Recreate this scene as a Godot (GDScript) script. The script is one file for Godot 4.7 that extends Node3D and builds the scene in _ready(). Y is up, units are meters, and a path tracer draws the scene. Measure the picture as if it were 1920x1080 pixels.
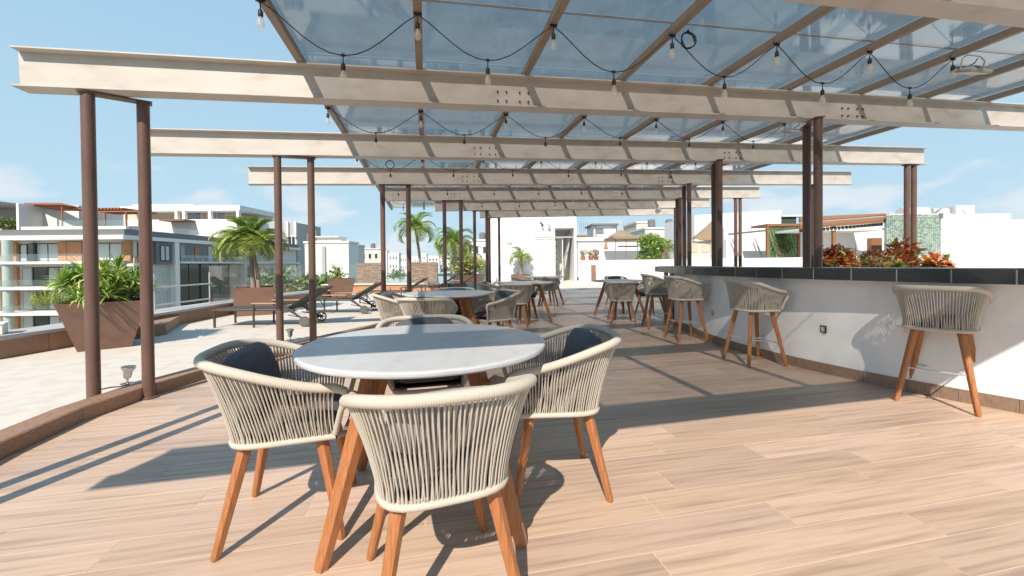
extends Node3D
# A rooftop terrace under a steel and glass pergola. World axes: x runs along the pergola beams, d = -z runs away from the viewer along the rafters, y is up, metres.

const EYE := 1.105
const YAW := 0.2087
const PITCH := 0.0117
const ROLL := -0.0089
const FOCAL := 762.0        # in units of a 1920 wide picture
const BEAM_D := 3.757       # near edge of the second beam seen
const BAY := 1.89           # beam spacing
const ROOF_H := 2.565       # underside of the beams at x = 0
const FALL := 0.0315        # the roof rises to the right for drainage
const BEAM_H := 0.30
const BEAM_W := 0.15

var M := {}
var rng := RandomNumberGenerator.new()


class MB:
	var v := PackedVector3Array()
	var n := PackedVector3Array()
	var u := PackedVector2Array()
	var c := PackedColorArray()
	var ix := PackedInt32Array()
	var col := Color(1, 1, 1)

	func vert(p: Vector3, nn: Vector3, uv := Vector2.ZERO) -> int:
		v.append(p); n.append(nn); u.append(uv); c.append(col)
		return v.size() - 1

	func tri(a: int, b: int, d: int) -> void:
		var g := (v[d] - v[a]).cross(v[b] - v[a])
		if g.dot(n[a] + n[b] + n[d]) < 0.0:
			ix.append(a); ix.append(d); ix.append(b)
		else:
			ix.append(a); ix.append(b); ix.append(d)

	func flat(p: Array, nn: Vector3) -> void:
		var s := v.size()
		for q in p: vert(q, nn)
		for k in range(1, p.size() - 1): tri(s, s + k, s + k + 1)

	func quad(a: Vector3, b: Vector3, d: Vector3, e: Vector3, toward := Vector3.ZERO) -> void:
		var nn := (d - a).cross(b - a)
		if nn.length_squared() < 1e-14: nn = (e - a).cross(d - a)
		nn = nn.normalized()
		if toward != Vector3.ZERO and nn.dot(toward) < 0: nn = -nn
		var s := v.size()
		vert(a, nn, Vector2(0, 0)); vert(b, nn, Vector2(1, 0)); vert(d, nn, Vector2(1, 1)); vert(e, nn, Vector2(0, 1))
		tri(s, s + 1, s + 2); tri(s, s + 2, s + 3)

	func box(ctr: Vector3, size: Vector3, bs := Basis.IDENTITY) -> void:
		var h := size / 2.0
		for a in 3:
			for s in [-1.0, 1.0]:
				var nn := Vector3.ZERO; nn[a] = s
				var b := (a + 1) % 3
				var e := (a + 2) % 3
				var p := []
				for q in [[-1, -1], [1, -1], [1, 1], [-1, 1]]:
					var w := Vector3.ZERO
					w[a] = h[a] * s; w[b] = h[b] * q[0]; w[e] = h[e] * q[1]
					p.append(ctr + bs * w)
				flat(p, (bs * nn).normalized())

	func cham(ctr: Vector3, size: Vector3, bev: float, bs := Basis.IDENTITY) -> void:
		var h := size / 2.0
		var pt := func(sg: Vector3, a: int) -> Vector3:
			var w := Vector3.ZERO
			for k in 3: w[k] = sg[k] * (h[k] if k == a else h[k] - bev)
			return ctr + bs * w
		for a in 3:
			var b := (a + 1) % 3
			var e := (a + 2) % 3
			for s in [-1.0, 1.0]:
				var p := []
				for q in [[-1, -1], [1, -1], [1, 1], [-1, 1]]:
					var sg := Vector3.ZERO
					sg[a] = s; sg[b] = q[0]; sg[e] = q[1]
					p.append(pt.call(sg, a))
				var nn := Vector3.ZERO; nn[a] = s
				flat(p, (bs * nn).normalized())
				for t in [-1.0, 1.0]:
					var s1 := Vector3.ZERO; s1[a] = s; s1[b] = t; s1[e] = -1
					var s2 := s1; s2[e] = 1
					var m := Vector3.ZERO; m[a] = s; m[b] = t
					flat([pt.call(s1, a), pt.call(s2, a), pt.call(s2, b), pt.call(s1, b)], (bs * m).normalized())
		for x in [-1.0, 1.0]:
			for y in [-1.0, 1.0]:
				for z in [-1.0, 1.0]:
					var sg := Vector3(x, y, z)
					flat([pt.call(sg, 0), pt.call(sg, 1), pt.call(sg, 2)], (bs * sg).normalized())

	func loft(rings: Array, caps := true, closed := true, vlen := []) -> void:
		var s := v.size()
		var k: int = rings[0].size()
		var m := rings.size()
		for i in m:
			var ctr := Vector3.ZERO
			for p in rings[i]: ctr += p
			ctr /= k
			for j in k:
				var p: Vector3 = rings[i][j]
				var pa: Vector3 = rings[i][(j + 1) % k] if closed else rings[i][mini(j + 1, k - 1)]
				var pb: Vector3 = rings[i][(j + k - 1) % k] if closed else rings[i][maxi(j - 1, 0)]
				var pc: Vector3 = rings[mini(i + 1, m - 1)][j]
				var pd: Vector3 = rings[maxi(i - 1, 0)][j]
				var nn := (pa - pb).cross(pc - pd)
				if nn.length_squared() < 1e-16: nn = p - ctr
				nn = nn.normalized()
				if closed and nn.dot(p - ctr) < 0: nn = -nn
				vert(p, nn, Vector2(float(j) / k, vlen[i] if vlen.size() > i else float(i) / maxi(m - 1, 1)))
		for i in m - 1:
			for j in (k if closed else k - 1):
				var a := s + i * k + j
				var b := s + i * k + (j + 1) % k
				tri(a, b, b + k); tri(a, b + k, a + k)
		if caps:
			for e in [0, m - 1]:
				var ctr := Vector3.ZERO
				for p in rings[e]: ctr += p
				ctr /= k
				var o := Vector3.ZERO
				for p in rings[1 if e == 0 else m - 2]: o += p
				o /= k
				flat(Array(rings[e]), (ctr - o).normalized())

	func tube(pts: Array, rad: Array, sides := 8, caps := true, squash := 1.0) -> void:
		var rings := []
		var m := pts.size()
		var t0: Vector3 = (pts[1] - pts[0]).normalized()
		var side := t0.cross(Vector3.UP)
		if side.length() < 0.05: side = t0.cross(Vector3.RIGHT)
		side = side.normalized()
		var ln := []
		var l := 0.0
		for i in m:
			var t: Vector3 = (pts[mini(i + 1, m - 1)] - pts[maxi(i - 1, 0)]).normalized()
			side = (side - t * side.dot(t)).normalized()
			var up := side.cross(t)
			if i > 0: l += pts[i].distance_to(pts[i - 1])
			ln.append(l)
			var r: float = rad[mini(i, rad.size() - 1)]
			var ring := []
			for j in sides:
				var a := TAU * j / sides
				ring.append(pts[i] + side * cos(a) * r + up * sin(a) * r * squash)
			rings.append(ring)
		loft(rings, caps, true, ln)

	func lathe(ctr: Vector3, prof: Array, sides := 32) -> void:   # prof: [radius, y] from bottom to top, closed by its own ends
		var rings := []
		for q in prof:
			var ring := []
			for j in sides:
				var a := TAU * j / sides
				ring.append(ctr + Vector3(cos(a) * q[0], q[1], sin(a) * q[0]))
			rings.append(ring)
		for i in rings.size() - 1:      # hard edges between the profile's steps
			loft([rings[i], rings[i + 1]], false)
		if prof[0][0] > 0.001: flat(rings[0], Vector3.DOWN)
		if prof[-1][0] > 0.001: flat(rings[-1], Vector3.UP)

	func prism(poly: PackedVector2Array, y0: float, y1: float) -> void:   # poly in (x, d)
		var t := Geometry2D.triangulate_polygon(poly)
		for top in [true, false]:
			var s := v.size()
			for p in poly: vert(Vector3(p.x, y1 if top else y0, -p.y), Vector3.UP if top else Vector3.DOWN)
			for k in range(0, t.size(), 3): tri(s + t[k], s + t[k + 1], s + t[k + 2])
		var ar := 0.0
		for k in poly.size():
			var a := poly[k]
			var b := poly[(k + 1) % poly.size()]
			ar += a.x * b.y - b.x * a.y
		for k in poly.size():
			var a := poly[k]
			var b := poly[(k + 1) % poly.size()]
			var e := b - a
			var nn := Vector3(e.y, 0, e.x) * (1.0 if ar > 0 else -1.0)
			quad(Vector3(a.x, y0, -a.y), Vector3(b.x, y0, -b.y), Vector3(b.x, y1, -b.y), Vector3(a.x, y1, -a.y), nn)

	func blade(p0: Vector3, dir: Vector3, length: float, width: float, droop: float, seg := 3, twist := 0.0) -> void:
		var side := dir.cross(Vector3.UP)
		if side.length() < 0.1: side = Vector3.RIGHT
		side = side.normalized().rotated(dir.normalized(), twist)
		var p := p0
		var t := dir.normalized()
		var s := v.size()
		for i in seg + 1:
			var f := float(i) / seg
			var w := width * (0.35 + 1.3 * f) if f < 0.5 else width * (1.0 - (f - 0.5) * 1.9)
			w = maxf(w, width * 0.05)
			var nn := side.cross(t).normalized()
			if nn.y < 0: nn = -nn
			vert(p - side * w / 2, nn); vert(p + side * w / 2, nn)
			p += t * length / seg
			t = (t + Vector3.DOWN * droop / seg).normalized()
		for i in seg:
			var a := s + i * 2
			tri(a, a + 1, a + 3); tri(a, a + 3, a + 2)

	func mesh() -> ArrayMesh:
		var ar := []
		ar.resize(Mesh.ARRAY_MAX)
		ar[Mesh.ARRAY_VERTEX] = v; ar[Mesh.ARRAY_NORMAL] = n; ar[Mesh.ARRAY_TEX_UV] = u; ar[Mesh.ARRAY_COLOR] = c; ar[Mesh.ARRAY_INDEX] = ix
		var m := ArrayMesh.new()
		m.add_surface_from_arrays(Mesh.PRIMITIVE_TRIANGLES, ar)
		return m


func V(x: float, y: float, d: float) -> Vector3:
	return Vector3(x, y, -d)


var taken := {}


func free_name(parent: Node, called: String) -> String:
	var key := "%d/%s" % [parent.get_instance_id(), called]
	var k: int = taken.get(key, 0)
	taken[key] = k + 1
	return called if k == 0 else "%s_%03d" % [called, k]


func put(b: MB, called: String, mat: Material, parent: Node = null) -> MeshInstance3D:
	return inst(b.mesh(), called, mat, parent)


func inst(me: Mesh, called: String, mat: Material, parent: Node = null) -> MeshInstance3D:
	var par: Node = self if parent == null else parent
	var o := MeshInstance3D.new()
	o.mesh = me
	o.material_override = mat
	o.name = free_name(par, called)
	par.add_child(o, true)
	return o


func tag(o: Node, label: String, category: String, group := "") -> Node:
	o.set_meta("label", label); o.set_meta("category", category)
	if group != "": o.set_meta("group", group)
	return o


func thing(called: String, label: String, category: String, at := Vector3.ZERO, turn := 0.0, group := "") -> Node3D:
	var o := Node3D.new()
	o.name = free_name(self, called)
	add_child(o, true)
	o.position = at; o.rotation.y = turn
	tag(o, label, category, group)
	return o


func structure(o: Node) -> Node:
	o.set_meta("kind", "structure")
	return o


func stuff(o: Node) -> Node:
	o.set_meta("kind", "stuff")
	return o


func dup(src: Node3D, at: Vector3, turn: float, label: String, group := "") -> Node3D:
	var r: Node3D = src.duplicate()
	var base := src.name.rstrip("0123456789").trim_suffix("_")
	r.name = free_name(self, base)
	add_child(r, true)
	r.position = at; r.rotation.y = turn
	r.set_meta("label", label)
	if group != "": r.set_meta("group", group)
	return r


# ---- materials -------------------------------------------------------------------------------
func lin(r: float, g: float, b: float) -> Color:
	return Color(r, g, b).linear_to_srgb()


func noise_tex(freq: float, ramp: Array, seed_: int, oct := 5, kind := FastNoiseLite.TYPE_SIMPLEX_SMOOTH, size := 512) -> ImageTexture:
	var f := FastNoiseLite.new()
	f.noise_type = kind; f.frequency = freq; f.seed = seed_; f.fractal_octaves = oct
	var im := f.get_seamless_image(size, size)
	var out := Image.create(size, size, false, Image.FORMAT_RGB8)
	var lut := []
	for k in 256:
		var t := k / 255.0 * (ramp.size() - 1)
		var i := mini(int(t), ramp.size() - 2)
		lut.append(ramp[i].lerp(ramp[i + 1], t - i))
	var data := im.get_data()
	var bytes := PackedByteArray()
	bytes.resize(size * size * 3)
	var step := data.size() / (size * size)
	var lb := PackedByteArray()
	for k in 256:
		lb.append(int(lut[k].r * 255)); lb.append(int(lut[k].g * 255)); lb.append(int(lut[k].b * 255))
	for k in size * size:
		var w: int = data[k * step] * 3
		bytes[k * 3] = lb[w]; bytes[k * 3 + 1] = lb[w + 1]; bytes[k * 3 + 2] = lb[w + 2]
	out.set_data(size, size, false, Image.FORMAT_RGB8, bytes)
	return ImageTexture.create_from_image(out)


func mat(base: Color, rough := 0.7, metal := 0.0) -> StandardMaterial3D:
	var m := StandardMaterial3D.new()
	m.albedo_color = base; m.roughness = rough; m.metallic = metal
	return m


func tri_mat(base: Color, tex: Texture2D, scale: Vector3, rough := 0.7, world := true, bump: Texture2D = null, bump_cm := 0.2) -> StandardMaterial3D:
	var m := mat(base, rough)
	m.albedo_texture = tex
	m.uv1_triplanar = true; m.uv1_world_triplanar = world; m.uv1_scale = scale
	m.uv1_triplanar_sharpness = 8.0
	if bump:
		m.heightmap_enabled = true; m.heightmap_texture = bump; m.heightmap_scale = bump_cm
	return m


func leafy(base: Color, back := 0.5) -> StandardMaterial3D:
	var m := mat(base, 0.45)
	m.vertex_color_use_as_albedo = true
	m.backlight_enabled = true; m.backlight = Color(back, back, back * 0.5)
	return m


func glass_pane(tint: Color, a: float, rough := 0.02) -> StandardMaterial3D:
	var m := mat(Color(tint, a), rough)
	m.transparency = BaseMaterial3D.TRANSPARENCY_ALPHA
	return m


func make_materials() -> void:
	var g := func(x: float) -> Color: return Color(x, x, x)
	var soft := noise_tex(0.012, [g.call(0.93), g.call(0.985), g.call(1.0)], 3)
	var grain := noise_tex(0.02, [Color(0.82, 0.79, 0.77), Color(0.93, 0.915, 0.9), Color(1, 0.99, 0.98), Color(0.93, 0.92, 0.91)], 11, 5)
	var wood := noise_tex(0.02, [Color(0.72, 0.68, 0.65), Color(0.9, 0.88, 0.85), Color(1, 0.98, 0.95), Color(0.86, 0.83, 0.8)], 12, 5)
	var stain := noise_tex(0.008, [Color(0.88, 0.86, 0.84), Color(0.97, 0.965, 0.96), Color(1, 1, 1), Color(1, 1, 1)], 21, 6)
	var stone := noise_tex(0.03, [Color(0.7, 0.65, 0.6), Color(1, 0.98, 0.95), Color(0.86, 0.82, 0.78)], 33, 6)
	var pits := noise_tex(0.03, [Color(0.93, 0.91, 0.89), Color(0.985, 0.98, 0.97), Color(1, 1, 1)], 43, 6)
	var sheen := noise_tex(0.012, [g.call(0.45), g.call(0.75), g.call(1.0)], 61, 6)
	M.planks = []
	for k in 8:
		var t: float = [1.0, 0.94, 1.06, 0.97, 0.88, 1.03, 0.95, 1.09][k]
		var m := tri_mat(lin(0.555 * t, 0.42 * t, 0.33 * t * (0.97 + 0.01 * k)), grain, Vector3(0.1, 1, 2.4), 0.42, true)
		m.uv1_offset = Vector3(0.137 * k, 0, 0.31 * k)
		m.roughness = 0.6
		m.roughness_texture = sheen
		M.planks.append(m)
	M.grout = mat(lin(0.6, 0.49, 0.4), 0.9)
	M.kerb = []
	for k in 4:
		var t: float = [1.0, 0.88, 1.1, 0.95][k]
		M.kerb.append(tri_mat(lin(0.33 * t, 0.205 * t, 0.135 * t), grain, Vector3(2.0 + k * 0.2, 6, 2.0), 0.6))
	M.travertine = tri_mat(lin(0.62, 0.58, 0.53), pits, Vector3(0.25, 0.25, 0.25), 0.75)
	M.white = tri_mat(lin(0.85, 0.85, 0.845), soft, Vector3(0.35, 0.35, 0.35), 0.85)
	M.white_far = mat(lin(0.74, 0.735, 0.72), 0.9)
	M.offwhite = mat(lin(0.62, 0.6, 0.56), 0.85)
	M.cream_far = mat(lin(0.66, 0.58, 0.47), 0.85)
	M.beige = mat(lin(0.5, 0.43, 0.35), 0.85)
	M.grey_far = mat(lin(0.16, 0.165, 0.18), 0.8)
	M.grey_mid = mat(lin(0.4, 0.4, 0.4), 0.8)
	M.dark = mat(lin(0.025, 0.027, 0.03), 0.5)
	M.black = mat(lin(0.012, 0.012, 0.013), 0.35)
	M.beam = tri_mat(lin(0.505, 0.47, 0.43), stain, Vector3(0.5, 1.1, 0.5), 0.5)
	M.rafter = tri_mat(lin(0.27, 0.215, 0.165), stain, Vector3(0.8, 0.8, 0.8), 0.5)
	M.bolt = mat(lin(0.05, 0.045, 0.04), 0.4, 0.6)
	M.post = tri_mat(lin(0.135, 0.078, 0.06), stain, Vector3(2, 0.7, 2), 0.38)
	M.roof_glass = glass_pane(lin(0.05, 0.085, 0.105), 0.25, 0.05)
	M.glass = glass_pane(lin(0.3, 0.45, 0.42), 0.07)
	M.bulb_glass = glass_pane(lin(0.75, 0.7, 0.62), 0.3)
	# dust and water marks lying on the roof panes
	var dn := FastNoiseLite.new()
	dn.noise_type = FastNoiseLite.TYPE_SIMPLEX_SMOOTH; dn.frequency = 0.014; dn.seed = 90; dn.fractal_octaves = 6; dn.fractal_gain = 0.6
	var di := dn.get_seamless_image(512, 512).get_data()
	var db := PackedByteArray()
	db.resize(512 * 512 * 4)
	for k in 512 * 512:
		db[k * 4] = 255; db[k * 4 + 1] = 255; db[k * 4 + 2] = 255
		db[k * 4 + 3] = int(clampf(0.36 + 0.2 * (di[k] / 255.0 - 0.42), 0.24, 0.5) * 255)
	M.dust = mat(lin(0.17, 0.21, 0.225), 0.9)
	M.dust.albedo_texture = ImageTexture.create_from_image(Image.create_from_data(512, 512, false, Image.FORMAT_RGBA8, db))
	M.dust.transparency = BaseMaterial3D.TRANSPARENCY_ALPHA
	M.dust.uv1_triplanar = true; M.dust.uv1_world_triplanar = true; M.dust.uv1_scale = Vector3(0.5, 0.5, 0.35)
	M.glass_edge = mat(lin(0.42, 0.5, 0.46), 0.25)
	M.cable = mat(lin(0.012, 0.013, 0.016), 0.6)
	M.brass = mat(lin(0.5, 0.35, 0.15), 0.35, 0.8)
	M.rope = mat(lin(0.49, 0.45, 0.385), 0.85)
	M.rope.rim_enabled = true; M.rope.rim = 0.25
	# the rim is a tube wound with rope: its ridges are relief along the tube
	var rid := Image.create(8, 64, false, Image.FORMAT_RGB8)
	for y in 64:
		for x in 8: rid.set_pixel(x, y, g.call(absf(sin(y * PI * 2.0 / 64.0))))
	M.rope_rim = M.rope.duplicate()
	M.rope_rim.heightmap_enabled = true; M.rope_rim.heightmap_texture = ImageTexture.create_from_image(rid); M.rope_rim.heightmap_scale = 0.07
	M.rope_rim.uv1_scale = Vector3(1, 70, 1)
	M.teak = tri_mat(lin(0.42, 0.175, 0.068), wood, Vector3(9, 0.6, 9), 0.5, false)
	M.cushion = tri_mat(lin(0.085, 0.088, 0.1), soft, Vector3(3, 3, 3), 0.95, false)
	M.cushion.rim_enabled = true; M.cushion.rim = 0.3
	M.cushion_pale = tri_mat(lin(0.36, 0.355, 0.36), soft, Vector3(3, 3, 3), 0.95, false)
	M.table = tri_mat(lin(0.51, 0.525, 0.545), soft, Vector3(1.3, 1.3, 1.3), 0.38, false)
	M.counter_grout = mat(lin(0.42, 0.42, 0.41), 0.9)
	M.counter = []
	for k in 3:
		M.counter.append(tri_mat(lin(0.028 + 0.004 * k, 0.034 + 0.004 * k, 0.038 + 0.004 * k), stone, Vector3(2, 2, 2), 0.3))
	M.counter_top = tri_mat(lin(0.16, 0.165, 0.165), stone, Vector3(2, 2, 2), 0.35)
	M.base_tile = []
	for k in 4:
		var t: float = [1.0, 0.9, 1.08, 0.96][k]
		M.base_tile.append(tri_mat(lin(0.3 * t, 0.205 * t, 0.15 * t), grain, Vector3(4, 1.4, 4), 0.6))
	M.steel = mat(lin(0.66, 0.66, 0.65), 0.35, 0.55)
	M.chrome = mat(lin(0.42, 0.4, 0.37), 0.28, 0.95)
	M.planter = tri_mat(lin(0.185, 0.105, 0.074), stain, Vector3(1.2, 1.2, 1.2), 0.55)
	M.soil = mat(lin(0.05, 0.035, 0.025), 1.0)
	M.trunk = tri_mat(lin(0.3, 0.235, 0.19), grain, Vector3(3, 6, 3), 0.9, false)
	M.leaf = leafy(Color(1, 1, 1))
	M.lounge_mesh = mat(lin(0.06, 0.056, 0.05), 0.8)
	M.lounge_frame = mat(lin(0.075, 0.068, 0.06), 0.45, 0.3)
	M.lounge_arm = mat(lin(0.42, 0.27, 0.17), 0.5)
	M.rubber = mat(lin(0.11, 0.105, 0.095), 0.7)
	M.brick = tri_mat(lin(0.46, 0.235, 0.13), stain, Vector3(0.4, 0.4, 0.4), 0.85)
	M.terracotta = mat(lin(0.36, 0.13, 0.065), 0.8)
	M.timber = tri_mat(lin(0.27, 0.13, 0.07), grain, Vector3(1, 3, 1), 0.7)
	M.thatch = tri_mat(lin(0.33, 0.26, 0.18), grain, Vector3(3, 3, 3), 1.0)
	M.win = mat(lin(0.2, 0.24, 0.25), 0.06)
	M.win.metallic_specular = 0.9
	M.win_pale = mat(lin(0.46, 0.52, 0.53), 0.12)
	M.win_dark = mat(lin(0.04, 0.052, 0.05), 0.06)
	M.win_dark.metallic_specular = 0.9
	M.water = mat(lin(0.1, 0.22, 0.26), 0.05)
	M.stone_piece = []
	for k in 5:
		var t: float = [1.0, 0.82, 1.15, 0.92, 1.05][k]
		M.stone_piece.append(tri_mat(lin(0.36 * t, 0.28 * t, 0.23 * t), stone, Vector3(3, 3, 3), 0.9))
	M.green_tile = []
	for k in 4:
		var t: float = [1.0, 0.8, 1.2, 1.45][k]
		M.green_tile.append(mat(lin(0.24 * t, 0.315 * t, 0.27 * t), 0.4))
	M.ground = tri_mat(lin(0.16, 0.17, 0.12), stain, Vector3(0.02, 0.02, 0.02), 1.0)
	M.lamp_face = mat(lin(0.7, 0.68, 0.6), 0.3)


# ---- camera, sky, sun ------------------------------------------------------------------------
func make_view() -> void:
	var cy := cos(YAW); var sy := sin(YAW)
	var cp := cos(PITCH); var sp := sin(PITCH)
	var cr := cos(ROLL); var sr := sin(ROLL)
	var right := Vector3(cy, 0, sy)                       # in (x, y, z) with z = -d
	var fwd0 := Vector3(sy, 0, -cy)
	var up1 := Vector3.UP * cp + fwd0 * sp
	var fwd := fwd0 * cp - Vector3.UP * sp
	var right2 := right * cr + up1 * sr
	var up2 := up1 * cr - right * sr
	var cam := Camera3D.new()
	cam.name = "camera"
	add_child(cam)
	cam.transform = Transform3D(Basis(right2, up2, -fwd), Vector3(0, EYE, 0))
	cam.projection = Camera3D.PROJECTION_FRUSTUM
	cam.keep_aspect = Camera3D.KEEP_HEIGHT
	cam.near = 0.05
	cam.far = 4000.0
	cam.size = 2.0 * cam.near * 540.0 / FOCAL
	cam.frustum_offset = Vector2(0, -(540.0 - 503.7) / FOCAL * cam.near)   # the picture is a crop below the lens axis
	cam.current = true

	var env := Environment.new()
	env.background_mode = Environment.BG_SKY
	env.sky = Sky.new()
	env.sky.sky_material = make_sky()
	env.tonemap_mode = Environment.TONE_MAPPER_LINEAR
	env.tonemap_exposure = 1.36
	env.sdfgi_enabled = true; env.ssao_enabled = true; env.ssil_enabled = true
	var we := WorldEnvironment.new()
	we.name = "world_environment"
	we.environment = env
	add_child(we)

	var sun := DirectionalLight3D.new()
	sun.name = "sun"
	sun.light_energy = 1.5
	sun.light_color = Color(1.0, 0.945, 0.88)
	sun.light_angular_distance = 0.5
	sun.shadow_enabled = true
	add_child(sun)
	sun.look_at_from_position(Vector3.ZERO, Vector3(0.46, -1.0, -0.975))


func make_sky() -> PanoramaSkyMaterial:
	var w := 2048
	var h := 1024
	var im := Image.create(w, h, false, Image.FORMAT_RGBF)
	var zen := Color(0.14, 0.28, 0.53)
	var mid := Color(0.24, 0.42, 0.585)
	var hor := Color(0.47, 0.625, 0.7)
	var sky_at := func(e: float) -> Color:
		if e > 38.0: return mid.lerp(zen, minf(1.0, (e - 38.0) / 52.0))
		return hor.lerp(mid, pow(e / 38.0, 0.62))
	for y in h:
		var e := 90.0 - (y + 0.5) * 180.0 / h
		im.fill_rect(Rect2i(0, y, w, 1), sky_at.call(e) if e > 0 else Color(0.36, 0.36, 0.34))
	var big := FastNoiseLite.new()
	big.noise_type = FastNoiseLite.TYPE_SIMPLEX_SMOOTH; big.seed = 77; big.frequency = 1.0; big.fractal_octaves = 5; big.fractal_gain = 0.52
	for y in range(int((90.0 - 13.0) * h / 180.0), h / 2):
		var e := 90.0 - (y + 0.5) * 180.0 / h
		var band := clampf((13.0 - e) / 7.0, 0, 1) * 0.9
		for x in w:
			var a := TAU * x / w
			var f := big.get_noise_3d(cos(a) * 5.0, e * 0.25, sin(a) * 5.0) * 0.5 + 0.5
			var lift := 0.62 - 0.22 * band
			var k := clampf((f - lift) / 0.16, 0, 1)
			k = k * k * (3 - 2 * k)
			if k > 0.0:
				var top := clampf((f - lift) / 0.34, 0, 1)
				var base: Color = sky_at.call(e)
				im.set_pixel(x, y, base.lerp(Color(0.55, 0.6, 0.66).lerp(Color(0.72, 0.71, 0.7), top), k * 0.55 * clampf(band * 1.6, 0, 1)))
	var m := PanoramaSkyMaterial.new()
	m.panorama = ImageTexture.create_from_image(im)
	return m


# ---- the setting -----------------------------------------------------------------------------
var KERB := [[-1.75, 0.6], [-2.05, 1.2], [-2.25, 1.9], [-2.36, 2.5], [-2.43, 3.1], [-2.42, 3.5], [-2.32, 4.0], [-2.1, 4.6], [-1.8, 5.3], [-1.42, 6.0], [-0.95, 6.8], [-0.42, 7.6], [0.1, 8.4], [0.6, 9.2], [1.08, 10.1], [1.55, 11.1], [1.98, 12.1], [2.35, 13.2], [2.6, 13.9]]
var EDGE := [[-6.4, 3.0], [-5.5, 4.6], [-4.95, 5.6], [-4.66, 6.6], [-4.52, 7.6], [-4.44, 8.6], [-4.26, 9.8], [-3.98, 11.2], [-3.6, 12.6], [-3.25, 13.9], [-3.0, 15.2]]


func spline(p: Array, sub: int) -> Array:
	var out := []
	for k in p.size() - 1:
		var a := Vector2(p[maxi(k - 1, 0)][0], p[maxi(k - 1, 0)][1])
		var b := Vector2(p[k][0], p[k][1])
		var c := Vector2(p[k + 1][0], p[k + 1][1])
		var d := Vector2(p[mini(k + 2, p.size() - 1)][0], p[mini(k + 2, p.size() - 1)][1])
		for s in sub: out.append(b.cubic_interpolate(c, a, d, float(s) / sub))
	out.append(Vector2(p[-1][0], p[-1][1]))
	return out


func along(path: Array, step: float) -> Array:      # points every step metres
	var out := [path[0]]
	var left := step
	for k in path.size() - 1:
		var a: Vector2 = path[k]
		var b: Vector2 = path[k + 1]
		var l := a.distance_to(b)
		var at := 0.0
		while l - at >= left:
			at += left
			out.append(a.lerp(b, at / l))
			left = step
		left -= l - at
	return out


func normal2(path: Array, k: int) -> Vector2:         # to the left when walking along (towards smaller x when d grows)
	var t: Vector2 = (path[mini(k + 1, path.size() - 1)] - path[maxi(k - 1, 0)]).normalized()
	return Vector2(-t.y, t.x)


# a strip of pieces laid along a path: section offsets to the left o0..o1, heights y0..y1
func pieces(path: Array, step: float, o0: float, o1: float, y0: float, y1: float, gap: float, called: String, mats: Array, parent: Node) -> void:
	var pts := along(path, step)
	for k in pts.size() - 1:
		var na := normal2(pts, k)
		var nb := normal2(pts, k + 1)
		var a: Vector2 = pts[k]
		var b: Vector2 = pts[k + 1]
		var t := (b - a).normalized() * gap / 2
		var poly := PackedVector2Array([a + na * o0 + t, b + nb * o0 - t, b + nb * o1 - t, a + na * o1 + t])
		var mb := MB.new()
		mb.prism(poly, y0, y1)
		put(mb, called, mats[rng.randi() % mats.size()], parent)


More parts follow.
